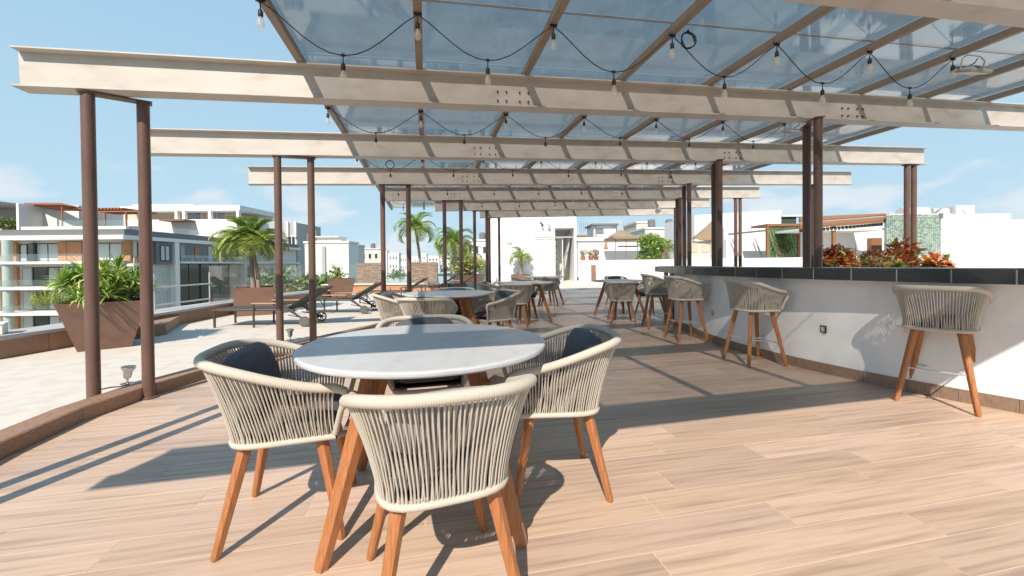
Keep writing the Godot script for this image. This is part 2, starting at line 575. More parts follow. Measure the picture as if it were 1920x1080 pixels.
func make_setting() -> void:
	var mb := MB.new()
	mb.quad(V(-3000, -12, -3000), V(3000, -12, -3000), V(3000, -12, 3000), V(-3000, -12, 3000), Vector3.UP)
	structure(put(mb, "ground", M.ground))

	# the deck: grout bed, then wood-look tiles laid along x
	mb = MB.new()
	mb.box(V(3.2, -0.0812, 6.9), Vector3(12.6, 0.16, 19.9))
	var deck := structure(put(mb, "deck_floor", M.grout))
	mb = MB.new()
	mb.box(Vector3.ZERO, Vector3(1.1955, 0.011, 0.1735))
	var plank := mb.mesh()
	var rest := MB.new()
	var left_over := [[], [], [], [], [], [], [], []]
	var all := []
	for row in 108:
		var d := -2.42 + 0.1775 * row
		var shift := fposmod(row * 0.43 + 0.137 * (row % 3), 1.0) * 1.2
		for k in 11:
			var x := -3.4 + shift + 1.2 * k
			if x > 9.2 or d < 0.7 and absf(x) > 5.0: continue
			# hidden below the terrace or the bar
			if x + 0.6 < -2.6 + maxf(0, d - 4.0) * 0.55: continue
			if d > 13.9 + (x - 3.7) * 0.9 and x > 3.0: continue
			if x - 0.6 > 4.4 + 0.1 * (d - 4) * (d - 4) and d < 7.5: continue
			var depth := 0.207 * x + 0.978 * d
			var seen := depth > 0.4 and absf(0.978 * x - 0.207 * d) < depth * 1.32 + 0.6
			all.append([(0.0 if seen else 1000.0) + absf(depth), x, d, rng.randi() % 8])
	all.sort_custom(func(a, b): return a[0] < b[0])
	for k in all.size():
		var q = all[k]
		if k < 300:
			var o := inst(plank, "plank", M.planks[q[3]], deck)
			o.position = V(q[1], -0.0055, q[2])
		else:
			left_over[q[3]].append(q)
	for t in 8:
		var r := MB.new()
		for q in left_over[t]:
			r.box(V(q[1], -0.0055, q[2]), Vector3(1.196, 0.011, 0.1745))
		if left_over[t].size():
			stuff(put(r, "far_planks", M.planks[t], deck))

	# kerb of brown tiles round the deck, the pale terrace behind it, the outer parapet
	var kp := spline(KERB, 4)
	mb = MB.new()
	for k in kp.size() - 1:
		mb.prism(PackedVector2Array([kp[k] + normal2(kp, k) * 0.005, kp[k + 1] + normal2(kp, k + 1) * 0.005, kp[k + 1] + normal2(kp, k + 1) * 0.175, kp[k] + normal2(kp, k) * 0.175]), -0.05, 0.095)
	var kerb := structure(put(mb, "kerb", M.grout))
	pieces(kp, 0.6, 0.0, 0.012, 0.001, 0.0995, 0.004, "face_tile", M.kerb, kerb)
	pieces(kp, 0.6, 0.0125, 0.18, 0.09, 0.1025, 0.004, "top_tile", M.kerb, kerb)

	var ep := spline(EDGE, 4)
	var poly := PackedVector2Array()
	for k in kp.size(): poly.append(kp[k] + normal2(kp, k) * 0.17)
	poly.append(Vector2(3.7, 13.9)); poly.append(Vector2(6.7, 16.3)); poly.append(Vector2(11.4, 16.75)); poly.append(Vector2(30, 15)); poly.append(Vector2(30, 40)); poly.append(Vector2(-2.6, 40)); poly.append(Vector2(-2.8, 20))
	for k in range(ep.size() - 1, -1, -1): poly.append(ep[k])
	poly.append(Vector2(-6.6, 0.6))
	mb = MB.new()
	mb.prism(poly, -0.2, 0.045)
	structure(put(mb, "terrace", M.travertine))
	mb = MB.new()     # behind the bar
	mb.prism(PackedVector2Array([Vector2(4.6, -3), Vector2(30, -3), Vector2(30, 14.9), Vector2(11.4, 16.6), Vector2(9.4, 16.2), Vector2(9.4, 8), Vector2(4.9, 7.5), Vector2(4.4, 5), Vector2(4.3, 3.5)]), -0.2, 0.03)
	structure(put(mb, "bar_floor", M.travertine))

	var par := thing("parapet_wall", "low parapet of brown tiles with a grey coping along the terrace edge", "parapet")
	var core := MB.new()
	for k in ep.size() - 1:
		core.prism(PackedVector2Array([ep[k] + normal2(ep, k) * 0.02, ep[k + 1] + normal2(ep, k + 1) * 0.02, ep[k + 1] + normal2(ep, k + 1) * 0.5, ep[k] + normal2(ep, k) * 0.5]), -13.0, 0.27)
	put(core, "wall_core", M.white_far, par)
	pieces(ep, 0.62, 0.0, 0.019, 0.046, 0.265, 0.006, "tile", M.kerb, par)
	pieces(ep, 1.3, -0.02, 0.52, 0.272, 0.315, 0.006, "coping", [M.grey_mid], par)

	# wedge-shaped planting ledge in the corner of the parapet
	var lg := thing("corner_ledge", "wedge shaped brown tiled ledge in the bend of the parapet", "ledge")
	mb = MB.new()
	mb.prism(PackedVector2Array([Vector2(-4.15, 7.05), Vector2(-4.0, 7.35), Vector2(-4.42, 8.55), Vector2(-4.5, 8.3), Vector2(-4.62, 6.9)]), 0.046, 0.2)
	put(mb, "tiled_face", M.kerb[0], lg)
	mb = MB.new()
	mb.prism(PackedVector2Array([Vector2(-4.15, 7.05), Vector2(-4.0, 7.35), Vector2(-4.42, 8.55), Vector2(-4.5, 8.3), Vector2(-4.62, 6.9)]), 0.202, 0.215)
	put(mb, "cap", M.kerb[2], lg)

	# balustrade of glass panes on the coping
	var bal := thing("glass_balustrade", "frameless greenish glass balustrade along the terrace edge", "balustrade")
	var bp := along(ep, 1.45)
	for k in bp.size() - 1:
		if bp[k].y < 9.6: continue
		var a: Vector2 = bp[k] + normal2(bp, k) * 0.3
		var b: Vector2 = bp[k + 1] + normal2(bp, k + 1) * 0.3
		var t := (b - a).normalized() * 0.02
		var nn := Vector2(-t.y, t.x).normalized() * 0.006
		mb = MB.new()
		mb.prism(PackedVector2Array([a + t + nn, b - t + nn, b - t - nn, a + t - nn]), 0.316, 1.12)
		put(mb, "pane", M.glass, bal)
		for hgt in [0.42, 0.95]:
			mb = MB.new()
			mb.cham(V(b.x, hgt, b.y), Vector3(0.05, 0.05, 0.05), 0.006)
			put(mb, "clamp", M.steel, bal)
	var rl := thing("steel_railing", "two bar steel railing on the coping in front of the flats", "railing")
	var pts0 := []
	for k in bp.size():
		if bp[k].y > 7.6 and bp[k].y < 10.6: pts0.append(bp[k] + normal2(bp, k) * 0.28)
	for hgt in [0.42, 0.74]:
		var line := []
		for q in pts0: line.append(V(q.x, hgt, q.y))
		mb = MB.new()
		mb.tube(line, [0.014], 8)
		put(mb, "bar", M.steel, rl)
	for q in [pts0[0], pts0[-1]]:
		mb = MB.new()
		mb.tube([V(q.x, 0.316, q.y), V(q.x, 0.98, q.y)], [0.014], 8)
		put(mb, "post", M.steel, rl)

	var bx := thing("junction_box", "small white box on the coping beside the tapered planter", "box", V(-5.15, 0.316, 6.0), 0.5)
	mb = MB.new(); mb.cham(Vector3(0, 0.06, 0), Vector3(0.36, 0.12, 0.22), 0.01); put(mb, "case", M.white, bx)
	mb = MB.new(); mb.cham(Vector3(0, 0.13, 0), Vector3(0.39, 0.018, 0.25), 0.005); put(mb, "lid", M.white, bx)


# ---- the pergola -----------------------------------------------------------------------------
func roof_y(x: float) -> float:
	return ROOF_H + FALL * x


func make_pergola() -> void:
	var pg := thing("pergola", "long pergola of cream steel beams, brown posts and a dusty glass roof", "pergola")
	var tilt := Basis(Vector3(0, 0, 1), atan(FALL))
	var ends := [[-2.8, 9.3], [-2.9, 9.3], [-3.02, 9.3], [-3.29, 8.92], [-2.9, 9.67], [-0.94, 8.95], [0.26, 8.86], [1.75, 9.05]]
	for i in 8:
		var d0 := BEAM_D + BAY * (i - 2)
		var xa: float = ends[i][0]
		var xb: float = ends[i][1]
		var xm := (xa + xb) / 2
		var lng := (xb - xa) / cos(atan(FALL))
		var mb := MB.new()
		var c := V(xm, roof_y(xm), d0 + BEAM_W / 2)
		mb.cham(c + Vector3(0, 0.007, 0), Vector3(lng, 0.014, BEAM_W), 0.002, tilt)
		mb.cham(c + Vector3(0, BEAM_H - 0.007, 0), Vector3(lng, 0.014, BEAM_W), 0.002, tilt)
		mb.box(c + Vector3(0, BEAM_H / 2, 0), Vector3(lng - 0.002, BEAM_H - 0.0285, 0.01), tilt)
		var bm := put(mb, "beam", M.beam, pg)
		for g in [[0.84, 0], [4.88, 0]]:
			var gx: float = g[0] + (0.0 if i != 5 else -0.1)
			if gx < xa + 0.3: continue
			for cx in [-0.155, -0.07, 0.06, 0.145]:
				for ry in [0.07, 0.155]:
					var bo := MB.new()
					var x: float = gx + cx
					bo.tube([V(x, roof_y(x) + ry, d0 + BEAM_W / 2 - 0.005), V(x, roof_y(x) + ry, d0 + BEAM_W / 2 - 0.022)], [0.009, 0.008], 6)
					put(bo, "bolt", M.bolt, bm)

	# rafters on top of the beams, glass on top of the rafters
	var dz0 := BEAM_D - BAY * 2
	var dz1 := BEAM_D + BAY * 5 + BEAM_W
	for i in 9:
		var x := -1.03 + 0.992 * i
		for k in 7:
			var da := BEAM_D + BAY * (k - 2) + (0.0 if k == 0 else 0.012)
			var db := BEAM_D + BAY * (k - 1) + (BEAM_W if k == 6 else 0.008)
			var mb := MB.new()
			mb.cham(V(x, roof_y(x) + BEAM_H + 0.031, (da + db) / 2), Vector3(0.06, 0.06, db - da), 0.004, tilt)
			put(mb, "rafter", M.rafter, pg)
	for i in 8:
		var x := -1.03 + 0.992 * i
		for k in 7:
			for half in 2:
				var da := BEAM_D + BAY * (k - 2) + (BAY / 2 + 0.08) * half
				var db := BEAM_D + BAY * (k - 2) + (BAY / 2 + 0.08 if half == 0 else BAY)
				if k == 6 and half == 1: db += BEAM_W
				var mb := MB.new()
				var xm := x + 0.496
				mb.box(V(xm, roof_y(xm) + BEAM_H + 0.07, (da + db) / 2), Vector3(0.984, 0.012, db - da - 0.008), tilt)
				var pane := put(mb, "glass_panel", M.roof_glass, pg)
				mb = MB.new()
				var hx := Vector3(0.49, 0, 0)
				var hz := Vector3(0, 0, (db - da - 0.012) / 2)
				var pc := V(xm, roof_y(xm) + BEAM_H + 0.0775, (da + db) / 2)
				mb.quad(pc + tilt * (-hx - hz), pc + tilt * (hx - hz), pc + tilt * (hx + hz), pc + tilt * (-hx + hz), Vector3.UP)
				put(mb, "dust", M.dust, pane)
	# silicone joints across the bays, between the panes
	for k in 7:
		var d := BEAM_D + BAY * (k - 2) + BAY / 2 + 0.08
		var mb := MB.new()
		mb.box(V(2.94, roof_y(2.94) + BEAM_H + 0.0695, d), Vector3(7.93, 0.0125, 0.0075), tilt)
		put(mb, "glass_joint", M.rafter, pg)

	# posts in pairs: [xa, da, xb, db, foot height]
	var pairs := [
		[-2.45, 1.86, -2.18, 2.0, 0.0, 1], [-2.58, 3.82, -2.3, 3.98, 0.0, 2], [-1.83, 5.68, -1.46, 5.76, 0.0, 3], [-0.745, 7.6, -0.3, 7.63, 0.0, 4], [0.43, 9.5, 0.81, 9.52, 0.0, 5], [1.35, 11.4, 1.7, 11.42, 0.0, 6], [2.06, 13.28, 2.39, 13.3, 0.0, 7],
		[4.43, 4.0, 4.27, 3.72, 0.0, 2], [4.68, 5.9, 4.51, 5.56, 0.0, 3], [5.45, 7.8, 5.33, 7.46, 0.0, 4], [6.5, 9.6, 6.42, 9.36, 0.0, 5], [7.72, 11.5, 7.62, 11.3, 0.0, 6],
		[8.52, 5.72, 8.68, 5.72, 0.0, 3], [8.5, 7.62, 8.62, 7.62, 0.0, 4], [8.2, 9.5, 8.34, 9.5, 0.0, 5]]
	for q in pairs:
		var top := []
		for s in 2:
			var x: float = q[s * 2]
			var d: float = q[s * 2 + 1]
			var h := roof_y(minf(q[0], q[2])) - 0.016 + FALL * absf(q[0] - q[2]) * 0.2
			h = roof_y(x) - 0.018
			var mb := MB.new()
			mb.tube([V(x, 0.0, d), V(x, h, d)], [0.043], 20)
			var po := put(mb, "post", M.post, pg)
			var fl := MB.new()
			fl.lathe(V(x, 0.0, d), [[0.066, 0.001], [0.066, 0.012], [0.045, 0.018]], 16)
			put(fl, "base_plate", M.post, po)
			top.append(V(x, h + 0.008, d))
		var a: Vector3 = top[0]
		var b: Vector3 = top[1]
		var dir := (b - a).normalized()
		var side := dir.cross(Vector3.UP).normalized()
		var mb := MB.new()
		mb.cham((a + b) / 2, Vector3(a.distance_to(b) + 0.115, 0.014, 0.1), 0.002, Basis(dir, side.cross(dir), side))
		put(mb, "head_plate", M.post, pg)


# ---- festoon lights, floodlights -------------------------------------------------------------
func bulb_at(p: Vector3, drop: float, parent: Node) -> void:
	var mb := MB.new()
	mb.tube([p, p + Vector3(0, -drop, 0)], [0.004], 6)
	mb.lathe(p + Vector3(0, -drop - 0.045, 0), [[0.013, 0.0], [0.016, 0.012], [0.015, 0.036], [0.007, 0.05]], 12)
	mb.tube([p + Vector3(-0.012, 0.004, 0), p + Vector3(0.012, 0.004, 0)], [0.01], 6)
	var so := put(mb, "socket", M.cable, parent)
	mb = MB.new()
	var q := p + Vector3(0, -drop - 0.046, 0)
	var rings := []
	for s in [[0.01, 0.0], [0.012, -0.008], [0.019, -0.028], [0.0235, -0.045], [0.0225, -0.059], [0.016, -0.071], [0.006, -0.077]]:
		var ring := []
		for j in 12: ring.append(q + Vector3(cos(TAU * j / 12) * s[0], s[1], sin(TAU * j / 12) * s[0]))
		rings.append(ring)
	mb.loft(rings)
	put(mb, "bulb", M.bulb_glass, parent)
	mb = MB.new()
	mb.tube([q + Vector3(0, 0, 0), q + Vector3(0, -0.03, 0)], [0.004, 0.0025], 6)
	for s in [-1, 1]: mb.tube([q + Vector3(0, -0.012, 0), q + Vector3(0.008 * s, -0.03, 0), q + Vector3(0.006 * s, -0.052, 0)], [0.0012], 5)
	put(mb, "filament", M.brass, so)


func festoon(d: float, label: String, i0: int, i1: int, sag: float, sub := true) -> void:
	var t := thing("string_lights", label, "string lights", Vector3.ZERO, 0.0, "strings of bulbs under the glass roof")
	var line := []
	var hang := []
	for i in range(i0, i1 + 1):
		var x := -1.03 + 0.992 * i
		var y := roof_y(x) + BEAM_H - 0.012
		hang.append(V(x, y, d))
		if i < i1:
			var s := sag * (0.92 + 0.16 * rng.randf())
			for k in 12:
				var f := k / 12.0
				line.append(V(x + 0.992 * f, y + FALL * 0.992 * f - s * pow(sin(PI * f), 1.25), d + 0.02 * sin(PI * f)))
				if k == 6: hang.append(line[-1])
	line.append(hang[-1])
	var mb := MB.new()
	mb.tube(line, [0.0038], 6)
	put(mb, "cable", M.cable, t)
	for p in hang: bulb_at(p, 0.055, t)
	# cable ties round the rafters
	for k in range(0, hang.size(), 2):
		mb = MB.new()
		mb.box(hang[k] + Vector3(0, 0.022, 0), Vector3(0.06, 0.05, 0.006))
		put(mb, "cable_tie", M.cable, t)


func make_lights() -> void:
	festoon(2.93, "string of clear bulbs zigzagging in the bay nearest the viewer", 0, 6, 0.3)
	festoon(4.78, "string of clear bulbs in the second glass bay, behind the first full beam", 0, 6, 0.24)
	festoon(6.7, "string of clear bulbs in the third glass bay", 0, 6, 0.22)
	festoon(8.6, "string of clear bulbs in the fourth glass bay", 0, 6, 0.22)
	festoon(10.5, "string of clear bulbs in the fifth, farthest lit bay", 0, 6, 0.22)
	# a spare coil of cable where two strings meet
	for q in [[2.02, 2.86, 0.0, "loose coil of black cable tied to a rafter in the nearest bay"], [-0.55, 6.62, 0.1, "loose coil of black cable hanging in the third bay"]]:
		var x: float = q[0]
		var c := V(x + 0.02, roof_y(x) + BEAM_H - 0.075 - q[2], q[1])
		var ln := []
		for k in 40:
			var a := TAU * k / 16.0
			ln.append(c + Vector3(cos(a) * (0.062 + 0.004 * sin(k * 1.7)), sin(a) * 0.062, 0.012 * sin(k * 0.9)))
		var t := thing("cable_coil", q[3], "cable")
		var mb := MB.new()
		mb.tube(ln, [0.005], 6)
		put(mb, "cable", M.cable, t)
		mb = MB.new()
		mb.box(c + Vector3(0, 0.066 + q[2] / 2, 0), Vector3(0.012, 0.03 + q[2], 0.012))
		put(mb, "cable_tie", M.cable, t)
	var k := 0
	for q in [[5.05, 2.87], [4.95, 4.66]]:
		var x: float = q[0]
		var y := roof_y(x) + BEAM_H - 0.14
		var t := thing("floodlight", ["rectangular floodlight hung from a rafter in the nearest bay", "rectangular floodlight hung from a rafter in the second bay"][k], "floodlight", V(x, y, q[1]), 0.0, "floodlights under the glass roof")
		k += 1
		var tb := Basis(Vector3.RIGHT, 0.35)
		var mb := MB.new()
		mb.cham(Vector3.ZERO, Vector3(0.26, 0.035, 0.18), 0.008, tb)
		for f in 9: mb.box(tb * Vector3(-0.1 + 0.025 * f, 0.026, 0), Vector3(0.004, 0.022, 0.15), tb)
		put(mb, "housing", M.grey_mid, t)
		mb = MB.new()
		mb.box(tb * Vector3(0, -0.019, 0), Vector3(0.225, 0.004, 0.145), tb)
		put(mb, "lens", M.lamp_face, t)
		mb = MB.new()
		mb.tube([Vector3(-0.14, 0, 0), Vector3(-0.14, 0.1, 0.02), Vector3(-0.08, 0.135, 0.02), Vector3(0.08, 0.135, 0.02), Vector3(0.14, 0.1, 0.02), Vector3(0.14, 0, 0)], [0.006], 6)
		put(mb, "bracket", M.grey_mid, t)
		mb = MB.new()
		mb.tube([Vector3(0.02, 0.03, -0.03), Vector3(0.1, 0.09, -0.08), Vector3(0.15, 0.12, -0.06), Vector3(0.12, 0.14, -0.02)], [0.005], 6)
		put(mb, "lead", M.cable, t)
	var cm := thing("security_camera", "small white security camera under the end of the last beams", "camera", V(6.95, 2.6, 11.2), 0.4)
	var mb := MB.new()
	mb.tube([Vector3(0, 0.12, 0), Vector3(0, 0.26, 0)], [0.02], 8)
	put(mb, "arm", M.offwhite, cm)
	mb = MB.new()
	mb.tube([Vector3(-0.14, 0.05, 0.06), Vector3(0.02, 0.11, 0), Vector3(0.08, 0.13, -0.02)], [0.075, 0.075, 0.05], 14)
	put(mb, "housing", M.offwhite, cm)


# ---- woven chairs and stools -----------------------------------------------------------------
# The shell stands on y = base: a U of rope strands between a wound top rim and a bottom ring. Local -z is the front.
var shell_size := {}         # half widths and depths of the shell being built: chair or stool


func shell_raw(top: bool, f: float) -> Vector3:
	var q: Array = shell_size.top if top else shell_size.ring
	var w: float = q[0]
	var zf: float = q[1]
	var zb: float = q[2]
	var zc: float = q[3]
	var la := 0.26
	var x := 0.0
	var z := 0.0
	if f < la:
		var t := f / la
		x = w * (0.93 + 0.07 * t); z = lerpf(zf, zc, t)
	elif f > 1.0 - la:
		var t := (1.0 - f) / la
		x = -w * (0.93 + 0.07 * t); z = lerpf(zf, zc, t)
	else:
		var a := PI * (f - la) / (1.0 - 2.0 * la)
		var e := 0.7 if top else 0.58
		x = w * signf(cos(a)) * pow(absf(cos(a)), e); z = zc + (zb - zc) * pow(sin(a), e)
	var y := 0.0
	if top:
		var t := clampf((z - zf) / (zb - zf), 0, 1)
		y = shell_size.arm + shell_size.rise * t * t * (3 - 2 * t)
	return Vector3(x, y, z)


var shell_table := {}


func shell_path(top: bool, f: float) -> Vector3:         # f from 0 (front end of the right arm) round the back to 1, even along the curve
	var key := "%s%s" % [shell_size.name, top]
	if not shell_table.has(key):
		var pts := []
		var at := [0.0]
		for k in 401:
			pts.append(shell_raw(top, k / 400.0))
			if k > 0: at.append(at[-1] + pts[k].distance_to(pts[k - 1]))
		shell_table[key] = [pts, at]
	var p: Array = shell_table[key][0]
	var l: Array = shell_table[key][1]
	var want: float = f * l[-1]
	var k := clampi(l.bsearch(want), 1, 400)
	return p[k - 1].lerp(p[k], clampf((want - l[k - 1]) / maxf(l[k] - l[k - 1], 1e-6), 0, 1))


func strand_at(f0: float, f1: float, t: float) -> Vector3:      # t 0 at the bottom ring, 1 at the rim
	var a := shell_path(false, f0)
	var b := shell_path(true, f1)
	var m := a.lerp(b, 0.45)
	var out := Vector3(a.x, 0, a.z - 0.03).normalized()
	m -= out * 0.028
	return a.lerp(m, t).lerp(m.lerp(b, t), t)


var all_shells := {}


func shell_meshes(stool: bool) -> Dictionary:
	if all_shells.has(stool): return all_shells[stool]
	var shell_cache := {}
	all_shells[stool] = shell_cache
	if stool: shell_size = {"name": "stool", "top": [0.25, -0.19, 0.262, 0.02], "ring": [0.195, -0.165, 0.2, 0.04], "arm": 0.205, "rise": 0.11}
	else: shell_size = {"name": "chair", "top": [0.292, -0.22, 0.315, 0.03], "ring": [0.2, -0.19, 0.212, 0.06], "arm": 0.222, "rise": 0.118}
	var pts := []
	pts.append(shell_path(false, 0.0) + Vector3(0.01, 0.015, 0.0))
	pts.append(shell_path(true, 0.0).lerp(shell_path(false, 0.0), 0.45) + Vector3(0.012, 0, -0.012))
	pts.append(shell_path(true, 0.0) + Vector3(0.0, -0.045, -0.022))
	pts.append(shell_path(true, 0.0) + Vector3(0, -0.014, -0.016))
	for k in 41: pts.append(shell_path(true, 0.015 + 0.97 * k / 40.0))
	pts.append(shell_path(true, 1.0) + Vector3(0, -0.014, -0.016))
	pts.append(shell_path(true, 1.0) + Vector3(0.0, -0.045, -0.022))
	pts.append(shell_path(true, 1.0).lerp(shell_path(false, 1.0), 0.45) + Vector3(-0.012, 0, -0.012))
	pts.append(shell_path(false, 1.0) + Vector3(-0.01, 0.015, 0.0))
	var mb := MB.new()
	var rad := []
	for k in pts.size(): rad.append(0.012 if k < 2 or k > pts.size() - 3 else (0.0185 if k > 3 and k < pts.size() - 4 else 0.016))
	mb.tube(pts, rad, 12)
	shell_cache.rim = mb.mesh()
	mb = MB.new()
	var ring := []
	for k in 33: ring.append(shell_path(false, k / 32.0))
	var fz: float = shell_size.ring[1]
	var fw: float = shell_size.ring[0]
	ring.append(Vector3(-fw * 0.82, 0, fz - 0.03)); ring.append(Vector3(0, 0, fz - 0.038)); ring.append(Vector3(fw * 0.82, 0, fz - 0.03)); ring.append(shell_path(false, 0.0))
	mb.tube(ring, [0.013], 8, false)
	shell_cache.ring = mb.mesh()
	mb = MB.new()
	var r2 := RandomNumberGenerator.new()
	r2.seed = 5
	var cnt := 72 if stool else 90
	for layer in 2:
		for k in cnt:
			var f := 0.012 + 0.976 * (k + 0.5 * layer + r2.randf_range(-0.12, 0.12)) / cnt
			var lean := (0.006 if layer == 0 else -0.006) + r2.randf_range(-0.0035, 0.0035)
			var line := []
			for s in 6: line.append(strand_at(clampf(f - lean, 0, 1), clampf(f + lean * 0.6, 0, 1), s / 5.0) + (Vector3.ZERO if layer == 0 else Vector3(0, 0, 0.0)))
			var o := Vector3(line[2].x, 0, line[2].z - 0.03).normalized() * (0.006 if layer == 0 else -0.006)
			for s in 6: line[s] += o * sin(PI * s / 5.0) * 0.8 + o * 0.3
			mb.tube(line, [0.0032], 5, false)
	shell_cache.weave = mb.mesh()
	# cushions
	mb = MB.new()
	puff(mb, Vector3(0, 0.058, 0.0), Vector3(0.185, 0.036, 0.185) if stool else Vector3(0.19, 0.036, 0.195), Basis.IDENTITY, 0.32)
	shell_cache.seat = mb.mesh()
	mb = MB.new()
	puff(mb, Vector3(0, 0.215, 0.155), Vector3(0.195, 0.145, 0.062), Basis(Vector3.RIGHT, 0.3), 0.5)
	shell_cache.pillow = mb.mesh()
	mb = MB.new()
	puff(mb, Vector3(0, 0.235, 0.19), Vector3(0.18, 0.088, 0.055), Basis(Vector3.RIGHT, 0.24), 0.45)
	shell_cache.lumbar = mb.mesh()
	mb = MB.new()     # webbing under the seat
	mb.prism(PackedVector2Array([Vector2(-fw * 0.92, 0.17), Vector2(fw * 0.92, 0.17), Vector2(fw * 0.95, -0.06), Vector2(fw * 0.68, -0.18), Vector2(-fw * 0.68, -0.18), Vector2(-fw * 0.95, -0.06)]), 0.006, 0.016)
	shell_cache.pan = mb.mesh()
	return shell_cache


func puff(mb: MB, ctr: Vector3, half: Vector3, bs: Basis, pw: float) -> void:      # a stuffed cushion: a superellipsoid with a seam and slight creases
	var rings := []
	var nu := 28
	var nv := 12
	for i in nv + 1:
		var b := PI * (float(i) / nv - 0.5)
		var ring := []
		for j in nu:
			var a := TAU * j / nu
			var cx := signf(cos(a)) * pow(absf(cos(a)), pw)
			var cz := signf(sin(a)) * pow(absf(sin(a)), pw)
			var cb := pow(maxf(cos(b), 0.0), 0.6 if half.y < half.z else pw)
			var q := Vector3.ZERO
			var wr := 1.0 + 0.025 * sin(a * 5.0 + b * 7.0) * cb
			if half.y < half.z: q = Vector3(cx * cb, signf(sin(b)) * pow(absf(sin(b)), 0.8), cz * cb)
			else: q = Vector3(cx * cb, cz * cb, signf(sin(b)) * pow(absf(sin(b)), 0.9))
			ring.append(ctr + bs * (q * half * wr))
		rings.append(ring)
	mb.loft(rings, false)


func square_leg(mb: MB, a: Vector3, b: Vector3, ra: float, rb: float) -> void:       # tapered square leg with planed corners
	var t := (b - a).normalized()
	var out := Vector3(t.x, 0, t.z)
	out = Vector3.RIGHT if out.length() < 0.01 else out.normalized()
	var s := t.cross(out).normalized()
	var o := s.cross(t).normalized()
	var rings := []
	for f in [0.0, 0.03, 0.97, 1.0]:
		var r := lerpf(ra, rb, f) * (0.86 if f == 0.0 or f == 1.0 else 1.0)
		var p := a.lerp(b, f)
		var ring := []
		for q in [[1, 0.62], [0.62, 1], [-0.62, 1], [-1, 0.62], [-1, -0.62], [-0.62, -1], [0.62, -1], [1, -0.62]]:
			ring.append(p + o * q[0] * r + s * q[1] * r)
		rings.append(ring)
	for i in 3:
		for j in 8:
			var k := (j + 1) % 8
			mb.quad(rings[i][j], rings[i][k], rings[i + 1][k], rings[i + 1][j], (rings[i][j] + rings[i][k]) / 2 - a.lerp(b, [0.0, 0.03, 0.97][i]))
	mb.flat(rings[0], -t); mb.flat(rings[3], t)


func make_seat(stool: bool, label: String, at: Vector3, turn: float, group: String, pale := false, pillow := true) -> Node3D:
	var s := shell_meshes(stool)
	var base := 0.585 if stool else 0.405
	var t := thing("bar_stool" if stool else "rope_chair", label, "bar stool" if stool else "chair", at, turn, group)
	for q in [["rim", "rim", M.rope_rim], ["ring", "seat_ring", M.rope], ["weave", "rope_weave", M.rope], ["pan", "seat_pan", M.dark], ["seat", "seat_cushion", M.cushion]]:
		var o := inst(s[q[0]], q[1], q[2], t)
		o.position.y = base
		if q[0] == "weave": stuff(o)
	if pillow:
		var o := inst(s.lumbar if pale else s.pillow, "back_pillow", M.cushion_pale if pale else M.cushion, t)
		o.position.y = base
	for x in [-1, 1]:
		for z in [-1, 1]:
			var mb := MB.new()
			if stool: square_leg(mb, Vector3(0.12 * x, base + 0.005, 0.115 * z + 0.005), Vector3(0.215 * x, 0.0, 0.21 * z + 0.005), 0.022, 0.015)
			else: square_leg(mb, Vector3(0.14 * x, base + 0.005, 0.135 * z + 0.01), Vector3(0.222 * x, 0.0, 0.222 * z + 0.01), 0.0215, 0.014)
			put(mb, "leg", M.teak, t)
	if stool:
		var mb := MB.new()
		var y := 0.27
		var f := 1.0 - y / base
		var px := lerpf(0.12, 0.215, f)
		var pz := lerpf(0.115, 0.21, f)
		for q in [[Vector3(-px, y, pz), Vector3(px, y, pz)], [Vector3(-px, y - 0.03, -pz), Vector3(px, y - 0.03, -pz)], [Vector3(-px * 0.6, y, pz), Vector3(-px * 0.6, y - 0.03, -pz)], [Vector3(px * 0.6, y, pz), Vector3(px * 0.6, y - 0.03, -pz)]]:
			mb.tube([q[0] + Vector3(0, 0, 0.01), q[1] + Vector3(0, 0, 0.01)], [0.0055], 6)
		put(mb, "footrest", M.steel, t)
	return t


func make_table(label: String, at: Vector3, turn: float) -> Node3D:
	var t := thing("round_table", label, "table", at, turn, "round grey topped tables on the deck")
	var mb := MB.new()
	var prof := [[0.526, 0.722], [0.54, 0.7235], [0.5475, 0.7275], [0.55, 0.733], [0.55, 0.742], [0.5475, 0.7468], [0.543, 0.7495], [0.535, 0.75]]
	mb.lathe(Vector3.ZERO, prof, 96)
	put(mb, "table_top", M.table, t)
	mb = MB.new()
	for a in 2:
		mb.cham(Vector3(0, 0.69, 0), Vector3(0.62, 0.05, 0.04), 0.004, Basis(Vector3.UP, PI / 4 + PI / 2 * a + 0.001))
	mb.lathe(Vector3.ZERO, [[0.14, 0.7155], [0.14, 0.7215]], 20)
	put(mb, "cross_frame", M.teak, t)
	for a in 4:
		var q := PI / 4 + PI / 2 * a
		mb = MB.new()
		square_leg(mb, Vector3(cos(q) * 0.275, 0.7215, sin(q) * 0.275), Vector3(cos(q) * 0.525, 0.0, sin(q) * 0.525), 0.037, 0.022)
		put(mb, "leg", M.teak, t)
	return t


